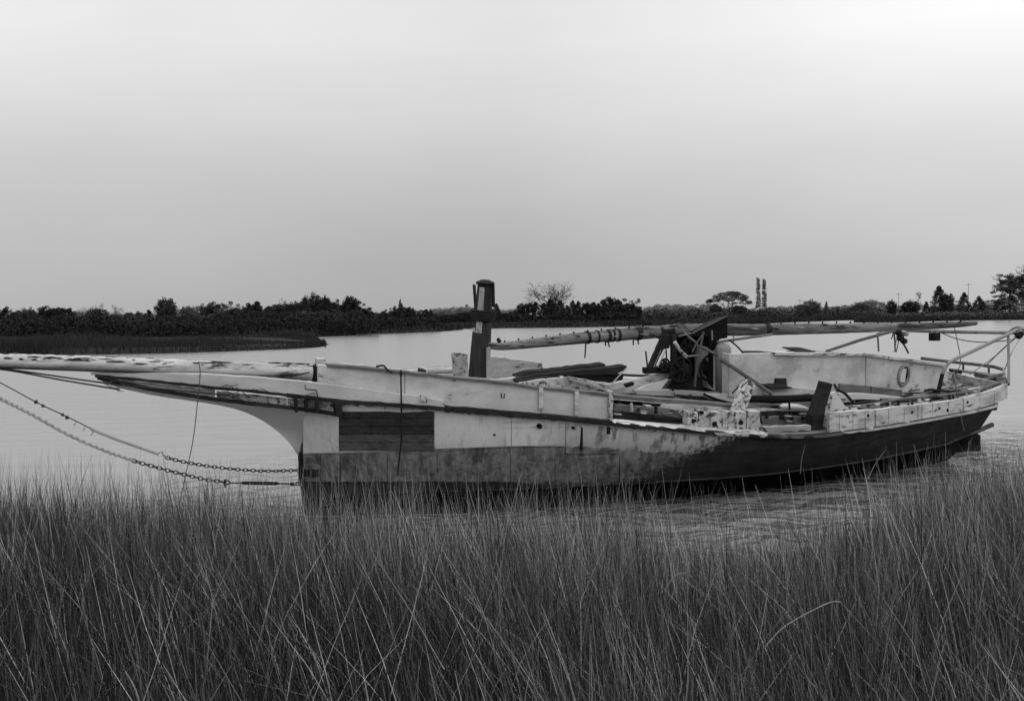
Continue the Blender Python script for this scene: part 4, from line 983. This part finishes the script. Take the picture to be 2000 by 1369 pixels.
for (x, y, w_, m_) in ((1872, 728, -.2, M_black), (1920, 738, .0, M_wooddk), (1852, 735, .5, M_patchy), (1850, 748, .6, M_patchy), (1862, 742, .3, M_white2)):
    board('stern_fitting', [(x - 7, y - 4), (x + 7, y - 4), (x + 6, y + 4), (x - 6, y + 5)], w_, .12, m_, amp=.8)
board('stern_bench', [(1946, 737), (1966, 737), (1968, 750), (1946, 752)], .7, .4, M_wood)
board('stern_bench', [(1940, 751), (1972, 750), (1972, 753), (1940, 755)], .95, .5, M_wooddk)
board('stern_deck', [(1860, 737), (1950, 735), (1952, 752), (1870, 768), (1856, 762)], .15, .04, M_white, amp=.5)
bar_px('cleat', [(1806, 763, 1.2), (1816, 761, 1.2), (1850, 764, 1.2)], 2.6, M_rust)
# deck gear along the after rail: lumps, lashings, cleats
for k in range(30):
    x = random.uniform(1640, 1950); y = AB_top(x) + random.uniform(-9, 0); s_ = random.uniform(2, 6)
    board('rail_splinter', [(x - s_, y - 1.2), (x + s_, y - 1.8), (x + s_ * .8, y + 1.5), (x - s_, y + 1.6)], AW(x) - random.uniform(.05, .3), .04, random.choice([M_wooddk, M_wood, M_white2]), amp=.7)
for k in range(26):
    x = random.uniform(1205, 1590); y = float(np.interp(x, [1200, 1345, 1590], [797, 812, 822])) + random.uniform(-14, 14); s_ = random.uniform(3, 12)
    board('rail_splinter', [(x - s_, y - 1), (x + s_, y + .4), (x + s_ * .8, y + 2.2), (x - s_, y + 1.3)], 1.50 + random.uniform(0, .05), .03, random.choice([M_wooddk, M_woodlt, M_white2, M_wood]), amp=.6)

# long splintered strips of planking along the broken deck, extra dark ones added as shadow
for k in range(74):
    x = random.uniform(1196, 1560); y = random.uniform(768, 832) + (x - 1300) * .03; L = random.uniform(30, 130); w_ = 1.52 - (836 - y) / 70 * 1.5
    sl = random.uniform(-.02, .10); tk_ = random.uniform(.8, 2.6)
    board('deck_splinter', [(x, y), (x + L * .4, y + L * .4 * sl - .4), (x + L, y + L * sl), (x + L * .95, y + L * sl + tk_ * .6), (x + L * .5, y + L * .5 * sl + tk_), (x + 3, y + tk_)], max(.1, w_ + random.uniform(-.05, .08)), .05, random.choice([M_wooddk, M_wooddk, M_wood, M_woodlt, M_white2, M_black]), amp=.5)
for k in range(34):
    x = random.uniform(1640, 1900); y = random.uniform(-30, -6) + AB_top(x); L = random.uniform(14, 70); sl = random.uniform(-.22, .02); tk_ = random.uniform(.8, 2.4)
    board('deck_splinter', [(x, y), (x + L, y + L * sl), (x + L, y + L * sl + tk_), (x + 2, y + tk_)], AW(x) - .15 - (AB_top(x) - y) * .028, .05, random.choice([M_wooddk, M_black, M_wood, M_woodlt, M_white2]), amp=.5)
for k in range(26):   # upright odds and ends: broken frame heads, bolts, stubs
    x = random.uniform(1205, 1930); y0_ = (float(np.interp(x, [1200, 1345, 1600], [800, 812, 820])) if x < 1600 else AB_top(x) + 2); hgt_ = random.uniform(5, 15)
    wq_ = (1.48 if x < 1600 else AW(x) - .06)
    build('frame_head', MB().tube([PW(x, y0_, wq_), PW(x + random.uniform(-3, 3), y0_ - hgt_, wq_ + .01)], [.022, .014], 5, rnd=.3), random.choice([M_rust, M_wooddk, M_patchy]), boat)

# ------------------------------------------------------------------ boom: a thing of its own, lying on mast and gallows
bx = [(953, 675, .1, 6.5), (985, 676, .1, 8), (1060, 668, .1, 10), (1150, 659, .05, 11.5), (1260, 650, .05, 12.5), (1350, 645, .05, 12.5), (1480, 644, 0, 11.5), (1600, 642, 0, 10.5), (1700, 640, 0, 9), (1800, 637, -.05, 7), (1870, 634, -.05, 5.6), (1906, 631, -.05, 4.2)]
boom = thing('boom', 'long peeling wooden boom lying from the mast stub aft over the dark hood', 'boom', tuple(PW(1300, 765, 0)))
spar('spar', bx, M_boom, boom, n=16, rnd=.03)
bc = itp([(p[0], p[1], p[3], p[2]) for p in bx])
def hoop(x0, x1, extra=1.0, m=M_rust, nm='lashing', n=5):
    C = [(x, bc(x)[0], bc(x)[2]) for x in np.linspace(x0, x1, 2)]
    return build(nm, ptube(C, [bc(x0)[1] + extra, bc(x1)[1] + extra], 12, rnd=.04), m, boom)
for a, b in ((1144, 1149), (1164, 1167), (1184, 1189), (1194, 1197), (1204, 1208), (1241, 1250), (1285, 1312), (1492, 1501)): hoop(a, b, 1.2)
for a in np.arange(985, 1890, 27):   # pegs on top
    y, r, w_ = bc(a); build('peg', ptube([(a, y - r + 1, w_), (a + 1, y - r - 3.5, w_)], 1.7, 5), M_rust, boom)
build('block', ptube([(972, 662, .1), (976, 668, .1)], [4, 5], 6, rnd=.3), M_rust, boom)
for (x, L, sw) in ((1144, 28, -2), (1182, 7, 1), (1188, 10, 2), (1237, 10, 0), (1246, 9, 1), (1433, 12, 0)):
    y, r, w_ = bc(x); build('rope_tail', ptube([(x, y + r - 2, w_ + .05), (x + sw * .4, y + r + L * .5, w_ + .05), (x + sw, y + r + L, w_ + .05)], 1.6, 5), M_ropedk if x < 1400 else M_rope, boom)
for k in range(24):  # torn bark and paint curls
    x = random.uniform(1000, 1890); y, r, w_ = bc(x); s_ = random.uniform(3, 11); f = random.uniform(-.8, .8); yy = y + r * f
    wq = w_ + math.sqrt(1 - f * f) * r * 14.5 / 1944 + .004
    build('lifted_flake', slab([(x - s_, yy - 1), (x, yy - 1.8), (x + s_, yy), (x, yy + 1.5)], wq, .006, .6), random.choice([M_wooddk, M_wooddk, M_woodlt]), boom)

# ------------------------------------------------------------------ winch frame with the dark hood
win = thing('winder_frame', 'black rusted dredge winder frame under a tilted triangular steel hood amidships', 'winch', tuple(PW(1350, 766, .2)))
def wb(name, poly, w, th, m=M_rust, amp=.4, dw=0.0): return build(name, slab(poly, w, th, amp, dw=dw), m, win)
def wp(name, pts, r, m=M_rust, n=7): return build(name, ptube(pts, r, n, rnd=.05), m, win)
wb('hood_plate', [(1356, 650), (1421, 617), (1420.5, 660), (1402, 663), (1400, 678), (1385, 680), (1384, 652), (1360, 652)], .42, .02, M_black, .2)
wp('hood_edge', [(1350, 652, .44), (1421, 617, .44)], 1.6, M_pipe)
wb('hood_plate', [(1335, 640), (1356, 650), (1421, 617), (1405, 620)], -.25, .03, M_black, .2)
build('hood_top', MB().prism([PW(1356, 651, .42), PW(1421, 618, .42), PW(1405, 622, -.25), PW(1340, 645, -.25)], HV * .015), M_rust, win)
wb('back_plate', [(1318, 652), (1405, 655), (1404, 690), (1430, 760), (1430, 766), (1315, 764), (1314, 660)], -.05, .02, M_black, .3)
wb('side_plate', [(1385, 668), (1402, 666), (1399, 690), (1408, 705), (1430, 745), (1432, 764), (1400, 764), (1384, 750)], .38, .02, M_black, .5)
wb('base_plate', [(1288, 764), (1316, 728), (1330, 730), (1345, 764)], .30, .03, M_black)
wb('base_beam', [(1262, 720), (1345, 712), (1345, 728), (1300, 728), (1262, 731)], .2, .10, M_rust)
wb('strut', [(1296, 652), (1309, 654), (1280, 716), (1266, 720)], .2, .05, M_wooddk, .6)
wb('strut', [(1300, 655), (1311, 655), (1307, 680), (1292, 684)], .25, .05, M_wooddk, .6)
wp('lever', [(1261, 686, .2), (1265, 722, .2)], 1.6); wp('lever', [(1301, 683, .3), (1302, 700, .3), (1300, 716, .3)], 1.6); wp('lever', [(1291, 683, .3), (1277, 717, .3)], .9, M_pipelt); wp('lever', [(1299, 686, .3), (1285, 717, .3)], .9, M_pipelt)
wb('post', [(1313, 655), (1322, 655), (1322, 745), (1314, 745)], .30, .06, M_wooddk)
wp('brace', [(1318, 668, .45), (1328, 684, .45), (1341, 697, .45)], 3.6, M_patchy)
wp('brace', [(1330, 640, .3), (1342, 655, .4), (1362, 672, .45)], 2.2, M_wood); wp('brace', [(1371, 655, .5), (1362, 668, .5), (1352, 688, .5)], 1.6, M_pipe)
wp('brace', [(1374, 648, .55), (1366, 690, .55), (1360, 715, .55), (1357, 755, .55)], 2.3, M_pipe); wp('brace', [(1390, 646, .45), (1391, 664, .45)], 1.8, M_tank)
wp('brace', [(1325, 657, .4), (1345, 652, .4), (1372, 650, .4)], 1.6, M_wood); wp('brace', [(1366, 676, .5), (1386, 686, .5), (1400, 694, .5)], 3.0, M_wood); wp('brace', [(1344, 696, .5), (1362, 694, .5)], 1.5, M_pipelt)
wp('brace', [(1404, 690, .5), (1410, 712, .5), (1416, 735, .5)], 2.6, M_wood)
wp('brace', [(1334, 740, .5), (1338, 722, .5), (1334, 700, .5)], 1.6, M_rust)
def wheel(px, py, r, w, nm='gear_wheel', spokes=6, rr=2.2):
    c = PW(px, py, w); k = r * ((c - EYE) @ fwd) / 1944; rk = rr * ((c - EYE) @ fwd) / 1944
    rim = build(nm, MB().torus(c, WV, HV, k, rk, el=1.0, n=28, k=6), M_rust, win, smooth=True)
    mb = MB()
    for i in range(spokes):
        a = i * 2 * math.pi / spokes + .3; mb.beam(c, c + (U * math.cos(a) + HV * math.sin(a)) * k, .03, .03, upv=WV)
    mb.tube([c - WV * .08, c + WV * .08], k * .18, 8); build('spokes', mb, M_rust, rim)
wheel(1330, 722, 24, .32, rr=2.6); wheel(1388, 718, 25, .30, rr=2.4); wheel(1345, 678, 17, .15); wheel(1298, 712, 11, .28, spokes=4)
build('drum', MB().tube([PW(1330, 722, .30), PW(1330, 722, -.05)], .12, 14), M_rust, win, smooth=True)
build('drum', MB().tube([PW(1388, 718, .28), PW(1388, 718, -.05)], .13, 14), M_rust, win, smooth=True)
build('engine_block', slab([(1330, 735), (1372, 738), (1374, 763), (1328, 763)], .28, .3, .8), M_rust, win)
wb('splinter', [(1322, 630), (1336, 634), (1350, 646), (1342, 648), (1326, 640)], .3, .04, M_wood, .8)

tank = build('tank', MB().tube([PW(1412, 672, .50), PW(1412, 680, .50), PW(1414, 765, .50)], [.075, .105, .115], 18), M_tank, None, smooth=True)
tag(tank, 'upright dull grey tank standing right of the dark hood', 'tank')
def solo(name, mb, m, label, cat, group=None, smooth=False): return tag(build(name, mb, m, None, smooth), label, cat, group)
solo('pipe', ptube([(1408, 703, .62), (1430, 716, .8), (1508, 770, 1.2)], [3.6, 3.8, 4.2], 8), M_pipe, 'grey pipe leaning down to the right from the dark hood to the black pipe', 'pipe')
solo('black_pipe', ptube([(1462, 779, 1.22), (1530, 779, 1.22), (1606, 776, 1.22)], 7.2, 10, rnd=.03), M_black, 'thick black pipe lying fore and aft behind the pale post', 'pipe')
solo('grey_bar', ptube([(1400, 668, .45), (1450, 661, .4), (1508, 653, .3)], 2.6, 7), M_wood, 'thin grey bar pointing right from under the dark hood below the boom', 'bar')
hose = thing('hose', 'thin black hose looping down from the dark hood past a clamp to the deck', 'hose', tuple(PW(1440, 780, .8)))
build('tube', ptube(curve_pts([(1424, 664, .5), (1440, 677, .55), (1455, 695, .6), (1462, 715, .65), (1460, 735, .7), (1445, 752, .8), (1430, 768, .85)], 5), 1.6, 6), M_black, hose, smooth=True)
build('clamp', ptube([(1452, 693, .62), (1468, 697, .62)], 2.2, 6), M_rust, hose); build('clamp', ptube([(1456, 703, .62), (1469, 702, .62)], 2.0, 6), M_rust, hose)
fl = thing('fender', 'white oblong fender lashed in front of the black pipe', 'fender', tuple(PW(1550, 802, 1.25)))
build('float', ptube([(1524, 793, 1.36), (1530, 793.5, 1.36), (1545, 794, 1.36), (1558, 795, 1.36), (1570, 797, 1.36), (1582, 799, 1.36)], [2.5, 5.5, 6.0, 6.0, 4, 1], 12), M_float, fl, smooth=True)
build('lashing', ptube([(1541, 780, 1.44), (1542, 800, 1.44)], 2.2, 6), M_black, fl)
for (poly, w_, m_, lab) in (
    ([(1008, 735), (1030, 728), (1182, 711), (1181, 718), (1130, 724), (1015, 742)], .30, M_wooddk, 'long dark board lying on top of the pile right of the mast'),
    ([(1010, 740), (1060, 731), (1225, 715), (1222, 722), (1200, 731), (1100, 733), (1012, 746)], .42, M_wooddk, 'wide dark board at the right end of the pile behind the boom'),
    ([(1100, 735), (1218, 733), (1216, 742), (1190, 748), (1150, 742)], .40, M_black, 'short black board at the bottom of the pile right of the mast'),
    ([(1010, 744), (1070, 736), (1100, 738), (1015, 752)], .50, M_wooddk, 'small dark board at the left bottom of the pile beside the mast')):
    solo('loose_board', slab(poly, w_, .14, .9), m_, lab, 'board', 'dark boards piled on deck right of the mast')
solo('stick', ptube([(1224, 718, .5), (1190, 755, .6)], 1.3, 5), M_woodlt, 'thin pale stick propped against the right end of the board pile', 'stick')
solo('loose_board', slab([(1222, 752), (1238, 747), (1239, 752), (1225, 757)], .6, .06, .4), M_black, 'small black board end sticking up left of the white hatch', 'board')
for k, (x, y, L) in enumerate(((1284, 775, 34), (1322, 773, 22), (1300, 779, 20))):
    solo('loose_plank', slab([(x, y), (x + L, y + 1), (x + L + 3, y + 5), (x + 4, y + 3)], 1.05 + k * .03, .08, .6), M_black, ('thin black plank lying on the deck below the winder', 'short black plank right of the thin one below the winder', 'short black plank in front of the thin one below the winder')[k], 'plank')
solo('rusty_lump', MB().tube([PW(1342, 776, 1.0), PW(1346, 777, 1.0), PW(1352, 779, 1.0)], [.02, .05, .02], 9, rnd=.2), M_rust, 'small rusty lump on the deck planks below the winder', 'scrap')
solo('bent_bar', ptube(curve_pts([(735, 716, .8), (748, 714, .8), (757, 722, .85), (766, 729, .9)], 4), 2.0, 6), M_rust, 'bent dark bar hooked over the white bow bulwark', 'bar')
solo('wooden_block', slab([(822, 722), (832, 723), (833, 736), (821, 736)], .6, .1, .5), M_wooddk, 'small dark block standing on the bulwark cap left of the mast', 'block')
hr = thing('hanging_rod', 'thin rusty rod hanging down the white bow from the bulwark cap', 'rod', tuple(PW(778, 935, 1.0)))
build('rod', ptube([(783, 731, .98), (784, 790, .99), (784, 860, .95), (776, 930, .84)], [1.8, 2, 1.8, 1.5], 6), M_rust, hr); build('ring', MB().torus(PW(783, 729, .95), U, HV, .022, .008), M_rust, hr)
# tackle under the boom
tk = thing('mainsheet_tackle', 'tangle of rope and blocks hanging from the boom above the cabin roof', 'tackle', tuple(PW(1752, 690, .1)))
for (a, b, r, m_) in (((1746, 648), (1748, 687), 1.6, M_ropedk), ((1752, 650), (1746, 688), 1.0, M_rope), ((1757, 652), (1750, 688), 1.0, M_ropedk), ((1744, 650), (1741, 662), 1.2, M_ropedk), ((1762, 668), (1774, 690), 1.8, M_rust)):
    build('rope', ptube([(a[0], a[1], .05), ((a[0] + b[0]) / 2 + .8, (a[1] + b[1]) / 2, .08), (b[0], b[1], .1)], r, 5), m_, tk)
for (x, y, r) in ((1758, 660, 6), (1765, 666, 5), (1768, 652, 4), (1755, 650, 5)):
    c = PW(x, y, .08); k = r * 17 / 1944; build('block', MB().tube([c - WV * .05, c - WV * .03, c + WV * .03, c + WV * .05], [k * .7, k, k, k * .7], 9), M_rust if r > 4 else M_tank, tk)
hb_ = thing('hanging_block', 'dark pulley block hanging under the after end of the boom', 'block', tuple(PW(1826, 668, 0)))
c = PW(1825, 658, 0); build('cheek', MB().beam(c - U * .07, c + U * .07, .10, .12), M_black, hb_); build('sheave', MB().tube([c + WV * .03, c + WV * .07], .05, 10), M_rust, hb_)
build('strop', ptube([(1818, 644, 0), (1821, 652, 0)], 1.0, 5), M_rope, hb_); build('strop', ptube([(1833, 643, 0), (1829, 652, 0)], 1.0, 5), M_rope, hb_)
cr = thing('crutch', 'slanting pole on a thin stand rising from the cabin roof toward the tackle', 'pole', tuple(PW(1715, 686, .3)))
build('pole', ptube([(1614, 686, .45), (1680, 664, .35), (1735, 649, .2), (1750, 646, .1)], [2.8, 3.2, 3.0, 1.5], 7), M_pipe, cr); build('stand', ptube([(1714, 654, .28), (1716, 686, .28)], 1.8, 6), M_wood, cr)
build('rope', ptube([(1712, 652, .25), (1735, 643, .1)], .9, 5), M_ropedk, cr)
def wire(name, pts, r, m, lab, cat): return solo(name, ptube(curve_pts(pts, 6), r, 5), m, lab, cat, smooth=True)
wire('slack_wire', [(1838, 650, -.1), (1870, 662, 0), (1910, 668, .2), (1950, 667, .4), (1975, 663, .5)], 1.0, M_ropedk, 'slack thin wire sagging from the boom end to the stern davit', 'wire')
wire('halyard', [(1864, 640, 0), (1868, 660, .3), (1876, 705, .8), (1868, 730, 1.1)], .9, M_ropedk, 'thin line dropping from the boom end to the stern deck', 'rope')
wire('stern_strap', [(1862, 726, 1.3), (1868, 760, 1.42), (1872, 790, 1.46), (1877, 820, 1.47), (1882, 842, 1.40)], 2.0, M_wood, 'frayed strap hanging over the stern bulwark and black side', 'strap')
for k, (pts, lab) in enumerate((([(1990, 655, .6), (1960, 680, .6), (1928, 712, .4)], 'upper left rope of the fan below the stern davit head'), ([(1984, 656, .6), (1950, 690, .5), (1893, 732, .2)], 'lowest and longest rope of the fan below the stern davit head'), ([(1996, 655, .6), (1975, 690, .8), (1962, 722, .6)], 'right steep rope of the fan below the stern davit head'))):
    wire('davit_rope', pts, 1.0, M_rope if k else M_ropedk, lab, 'rope')
solo('davit_block', MB().tube([PW(1984, 654, .62), PW(1990, 657, .62), PW(1996, 650, .62)], [.03, .05, .04], 7, rnd=.2), M_rust, 'dark block lashed to the head of the stern davit', 'block')
wire('curved_pipe', [(1968, 652, .6), (1980, 642, .6), (1992, 640, .6), (2006, 644, .6)], 2.6, M_pipe, 'short bent pipe end at the davit head on the right edge', 'pipe')
wire('bow_wire', [(388, 706, .1), (391, 729, .2), (387, 775, .35), (377, 860, .3), (362, 930, .3), (350, 985, .3)], .9, M_ropedk, 'thin wire hanging from the bowsprit past the clipper bow into the grass', 'wire')
for k, (pts, lab) in enumerate((([(-160, 700, .05), (0, 719, .06), (190, 746, .10), (300, 758, .16), (450, 772, .26)], 'upper dark stay running from the bowsprit tip along the trail board'), ([(-160, 706, .05), (0, 721, .06), (120, 742, .08), (235, 761, .06)], 'lower dark stay running from the bowsprit tip to the foot of the clipper bow'))):
    wire('bow_stay', pts, 1.7, M_ropedk, lab, 'stay')
wire('bowsprit_shade_strip', [(-120, 712, .10), (0, 718, .10), (200, 725, .10), (400, 731, .11), (500, 735, .12), (600, 744, .14)], 1.8, M_wooddk, 'dark strip for the shade along the underside of the bowsprit', 'shade strip')  # dark strip added where the bowsprit's underside lies in shade
# frayed vines and rope round the trail boards
vt = thing('rope_tangle', 'dark frayed rope and twigs tangled along the bow trail boards', 'rope tangle', tuple(PW(440, 785, .3)))
for k in range(34):
    x = random.choice([random.uniform(430, 520), random.uniform(190, 235), random.uniform(425, 455), random.uniform(560, 640)]); y = sheer_y(x) + random.uniform(-6, 16); w_ = sheer_w(x) + .09
    P = [(x, y, w_)]
    for j in range(4): P.append((P[-1][0] + random.uniform(3, 12), P[-1][1] + random.uniform(-3, 6), w_ + random.uniform(-.02, .03)))
    build('rope', ptube(P, .8, 4), M_ropedk, vt)
# ------------------------------------------------------------------ chains
def chain(name, pts, spacing, r, m, lab, parent=None, s0=0.0):
    C = [PW(*p) for p in curve_pts(pts, 20)]; seg = [np.linalg.norm(C[i + 1] - C[i]) for i in range(len(C) - 1)]; cum = np.concatenate([[0], np.cumsum(seg)])
    mb = MB(); s = s0; k = 0; A = np.array(C)
    at = lambda s: np.array([np.interp(s, cum, A[:, i]) for i in range(3)])
    while s < cum[-1]:
        p = at(s); t = at(min(cum[-1], s + .01)) - at(max(0, s - .01)); t /= np.linalg.norm(t); v_ = p - EYE; v_ /= np.linalg.norm(v_)
        ax = WV - t * (WV @ t); ax /= np.linalg.norm(ax)
        if k % 2: ax = np.cross(ax, t)
        ax = ax + RNG.normal(size=3) * .12; ax -= t * (ax @ t)
        mb.torus(p, ax, t, spacing * .42, r, el=1.55, n=10, k=5); s += spacing; k += 1
    return mb
c1_ = thing('bobstay_chain', 'upper mooring line: pale frayed rope ending in a dark chain shackled to the bow', 'chain', tuple(PW(590, 925, .05)))
build('chain', chain('c', [(328, 894, .03), (360, 902, .03), (420, 912, .03), (500, 919, .04), (560, 919, .05), (590, 918, .06)], .043, .0058, M_rust, ''), M_rust, c1_)
def twisted(pts, rp, amp, turns, m, nm, parent, strands=2, rnd=.1):
    C = [PW(*p) for p in curve_pts(pts, 60)]
    for sidx in range(strands):
        P = []
        for i, p in enumerate(C):
            t = C[min(i + 1, len(C) - 1)] - C[max(i - 1, 0)]; t /= np.linalg.norm(t); b = np.cross(t, WV); b /= np.linalg.norm(b)
            a = i * turns + sidx * 2 * math.pi / strands; P.append(p + (b * math.cos(a) + WV * math.sin(a)) * amp)
        build(nm, MB().tube(P, rp, 5, rnd=rnd), m, parent)
twisted([(178, 838, .03), (225, 857, .03), (270, 873, .03), (310, 887, .03)], .011, .007, .5, M_rope, 'rope', c1_)
build('rope', ptube([(310, 885, .03), (316, 881, .03), (320, 889, .03), (328, 894, .03)], 1.8, 5), M_rope, c1_)
build('wire', ptube(curve_pts([(-160, 660, .03), (0, 747, .03), (30, 763, .03), (80, 790, .03), (130, 813, .03), (180, 838, .03)], 6), 1.1, 5), M_ropedk, c1_)
for (x, y) in ((70, 785), (84, 792), (122, 810), (131, 815)): build('knot', MB().tube([PW(x - 3, y - 2, .03), PW(x, y, .03), PW(x + 4, y + 2, .03)], [.008, .022, .008], 6, rnd=.3), M_ropedk, c1_)
for (x, y) in ((148, 824), (166, 834), (182, 842)):
    build('rope_tail', ptube([(x, y, .03), (x - 2, y + 5, .04), (x - 4, y + 7, .04)], 1.4, 5), M_rope, c1_)
c2_ = thing('mooring_chain', 'lower mooring chain whitened at its upper end and fixed to the bow by a turnbuckle', 'chain', tuple(PW(590, 950, .05)))
build('chain', chain('c', [(262, 900, .05), (300, 911, .05), (350, 924, .05), (400, 936, .05), (437, 941, .05)], .046, .0062, M_rust, ''), M_rust, c2_)
twisted([(-200, 670, .05), (-60, 744, .05), (0, 778, .05), (60, 808, .05), (130, 847, .05), (200, 878, .05), (262, 900, .05)], .017, .006, .60, M_rope, 'rope', c2_, 1)
twisted([(-200, 671, .05), (-60, 745, .05), (0, 779, .05), (60, 809, .05), (130, 848, .05), (200, 879, .05), (262, 901, .05)], .008, .009, .60, M_rust, 'rope', c2_, 1)
build('shackle', MB().torus(PW(443, 942, .05), WV, U, .022, .009, el=1.5), M_rust, c2_); build('shackle_pin', ptube([(440, 936, .05), (440, 951, .05)], 2.4, 6), M_rust, c2_)
build('turnbuckle', ptube([(448, 943, .05), (470, 943, .05), (474, 943, .05), (478, 943, .05), (540, 944, .05), (545, 944, .05), (572, 945, .05)], [1.4, 1.4, 3, 3.6, 3.6, 1.6, 1.6], 8), M_rust, c2_)
build('shackle', ptube([(568, 945, .05), (578, 946, .05)], [3.5, 3], 6), M_rust, c2_); build('shackle', MB().torus(PW(584, 944, .06), WV, U, .02, .008, el=1.8), M_rust, c2_)

# ------------------------------------------------------------------ single stalks one can point to
def stalk(pts, wm, lab):
    P = []
    for (px, py, d) in curve_pts(pts, 6): P.append(PY(px, py, d))
    return solo('grass_stalk', MB().tube(P, [wm * (1 - .6 * i / len(P)) for i in range(len(P))], 5, flat=1.6), M_stalk, lab, 'grass stalk')
stalk([(1495, 1262, 3.6), (1530, 1225, 3.6), (1590, 1190, 3.6), (1632, 1174, 3.6), (1655, 1190, 3.6), (1720, 1262, 3.6)], .0028, 'long pale stalk bent over in a wide arch, lower right of the picture')
stalk([(1352, 1260, 3.9), (1345, 1210, 3.9), (1334, 1175, 3.9)], .0035, 'short broad pale blade left of the wide bent arch')
stalk([(1300, 1150, 4.5), (1318, 1124, 4.5), (1336, 1119, 4.5), (1352, 1128, 4.5), (1375, 1160, 4.5)], .0026, 'small pale stalk bent in a tight hook above the broad blade')
stalk([(868, 1306, 3.2), (858, 1290, 3.2), (800, 1190, 3.2), (731, 1085, 3.2)], .0026, 'straight pale stalk leaning left, centre of the foreground')
stalk([(1062, 1369, 3.0), (1010, 1290, 3.0), (915, 1160, 3.0)], .0024, 'long pale stalk leaning left, right of the centre one')
stalk([(272, 1369, 2.8), (262, 1340, 2.8), (245, 1310, 2.8)], .003, 'short pale stalk at the bottom edge on the left')
stalk([(1140, 985, 7.0), (1134, 930, 7.0), (1121, 872, 7.0)], .0024, 'tall pale stalk standing in front of the middle of the hull')
stalk([(1695, 935, 8.3), (1710, 905, 8.3), (1730, 878, 8.3)], .0026, 'pale stalk leaning right in front of the black after hull')
stalk([(1563, 925, 7.4), (1566, 895, 7.4), (1573, 868, 7.4)], .0022, 'short upright pale stalk in front of the black hull amidships')

# ------------------------------------------------------------------ haze
hz_ = MB().beam((0, -12, 10.5), (0, 700, 10.5), 1100, 26)
hme = bpy.data.meshes.new('haze'); hme.from_pydata(hz_.v, [], hz_.f); hm, hn = newmat('haze')
pv = hn.nodes.new('ShaderNodeVolumePrincipled'); pv.inputs['Density'].default_value = .0020; pv.inputs['Color'].default_value = (.92, .92, .92, 1); pv.inputs['Anisotropy'].default_value = .1
ho = hn.nodes.new('ShaderNodeOutputMaterial'); hn.links.new(pv.outputs[0], ho.inputs['Volume']); hme.materials.append(hm); stuff(link('haze', hme))
print('boat length', BL, 'chine z at', [(x, round(float(B(*S(x, chy(x)))[2]), 2), round(S(x, chy(x))[0], 2), round(float(B(*S(x, shy(x)))[2]), 2), round(S(x, shy(x))[0], 2)) for x in (592, 665, 850, 1000, 1300, 1600, 1944)])
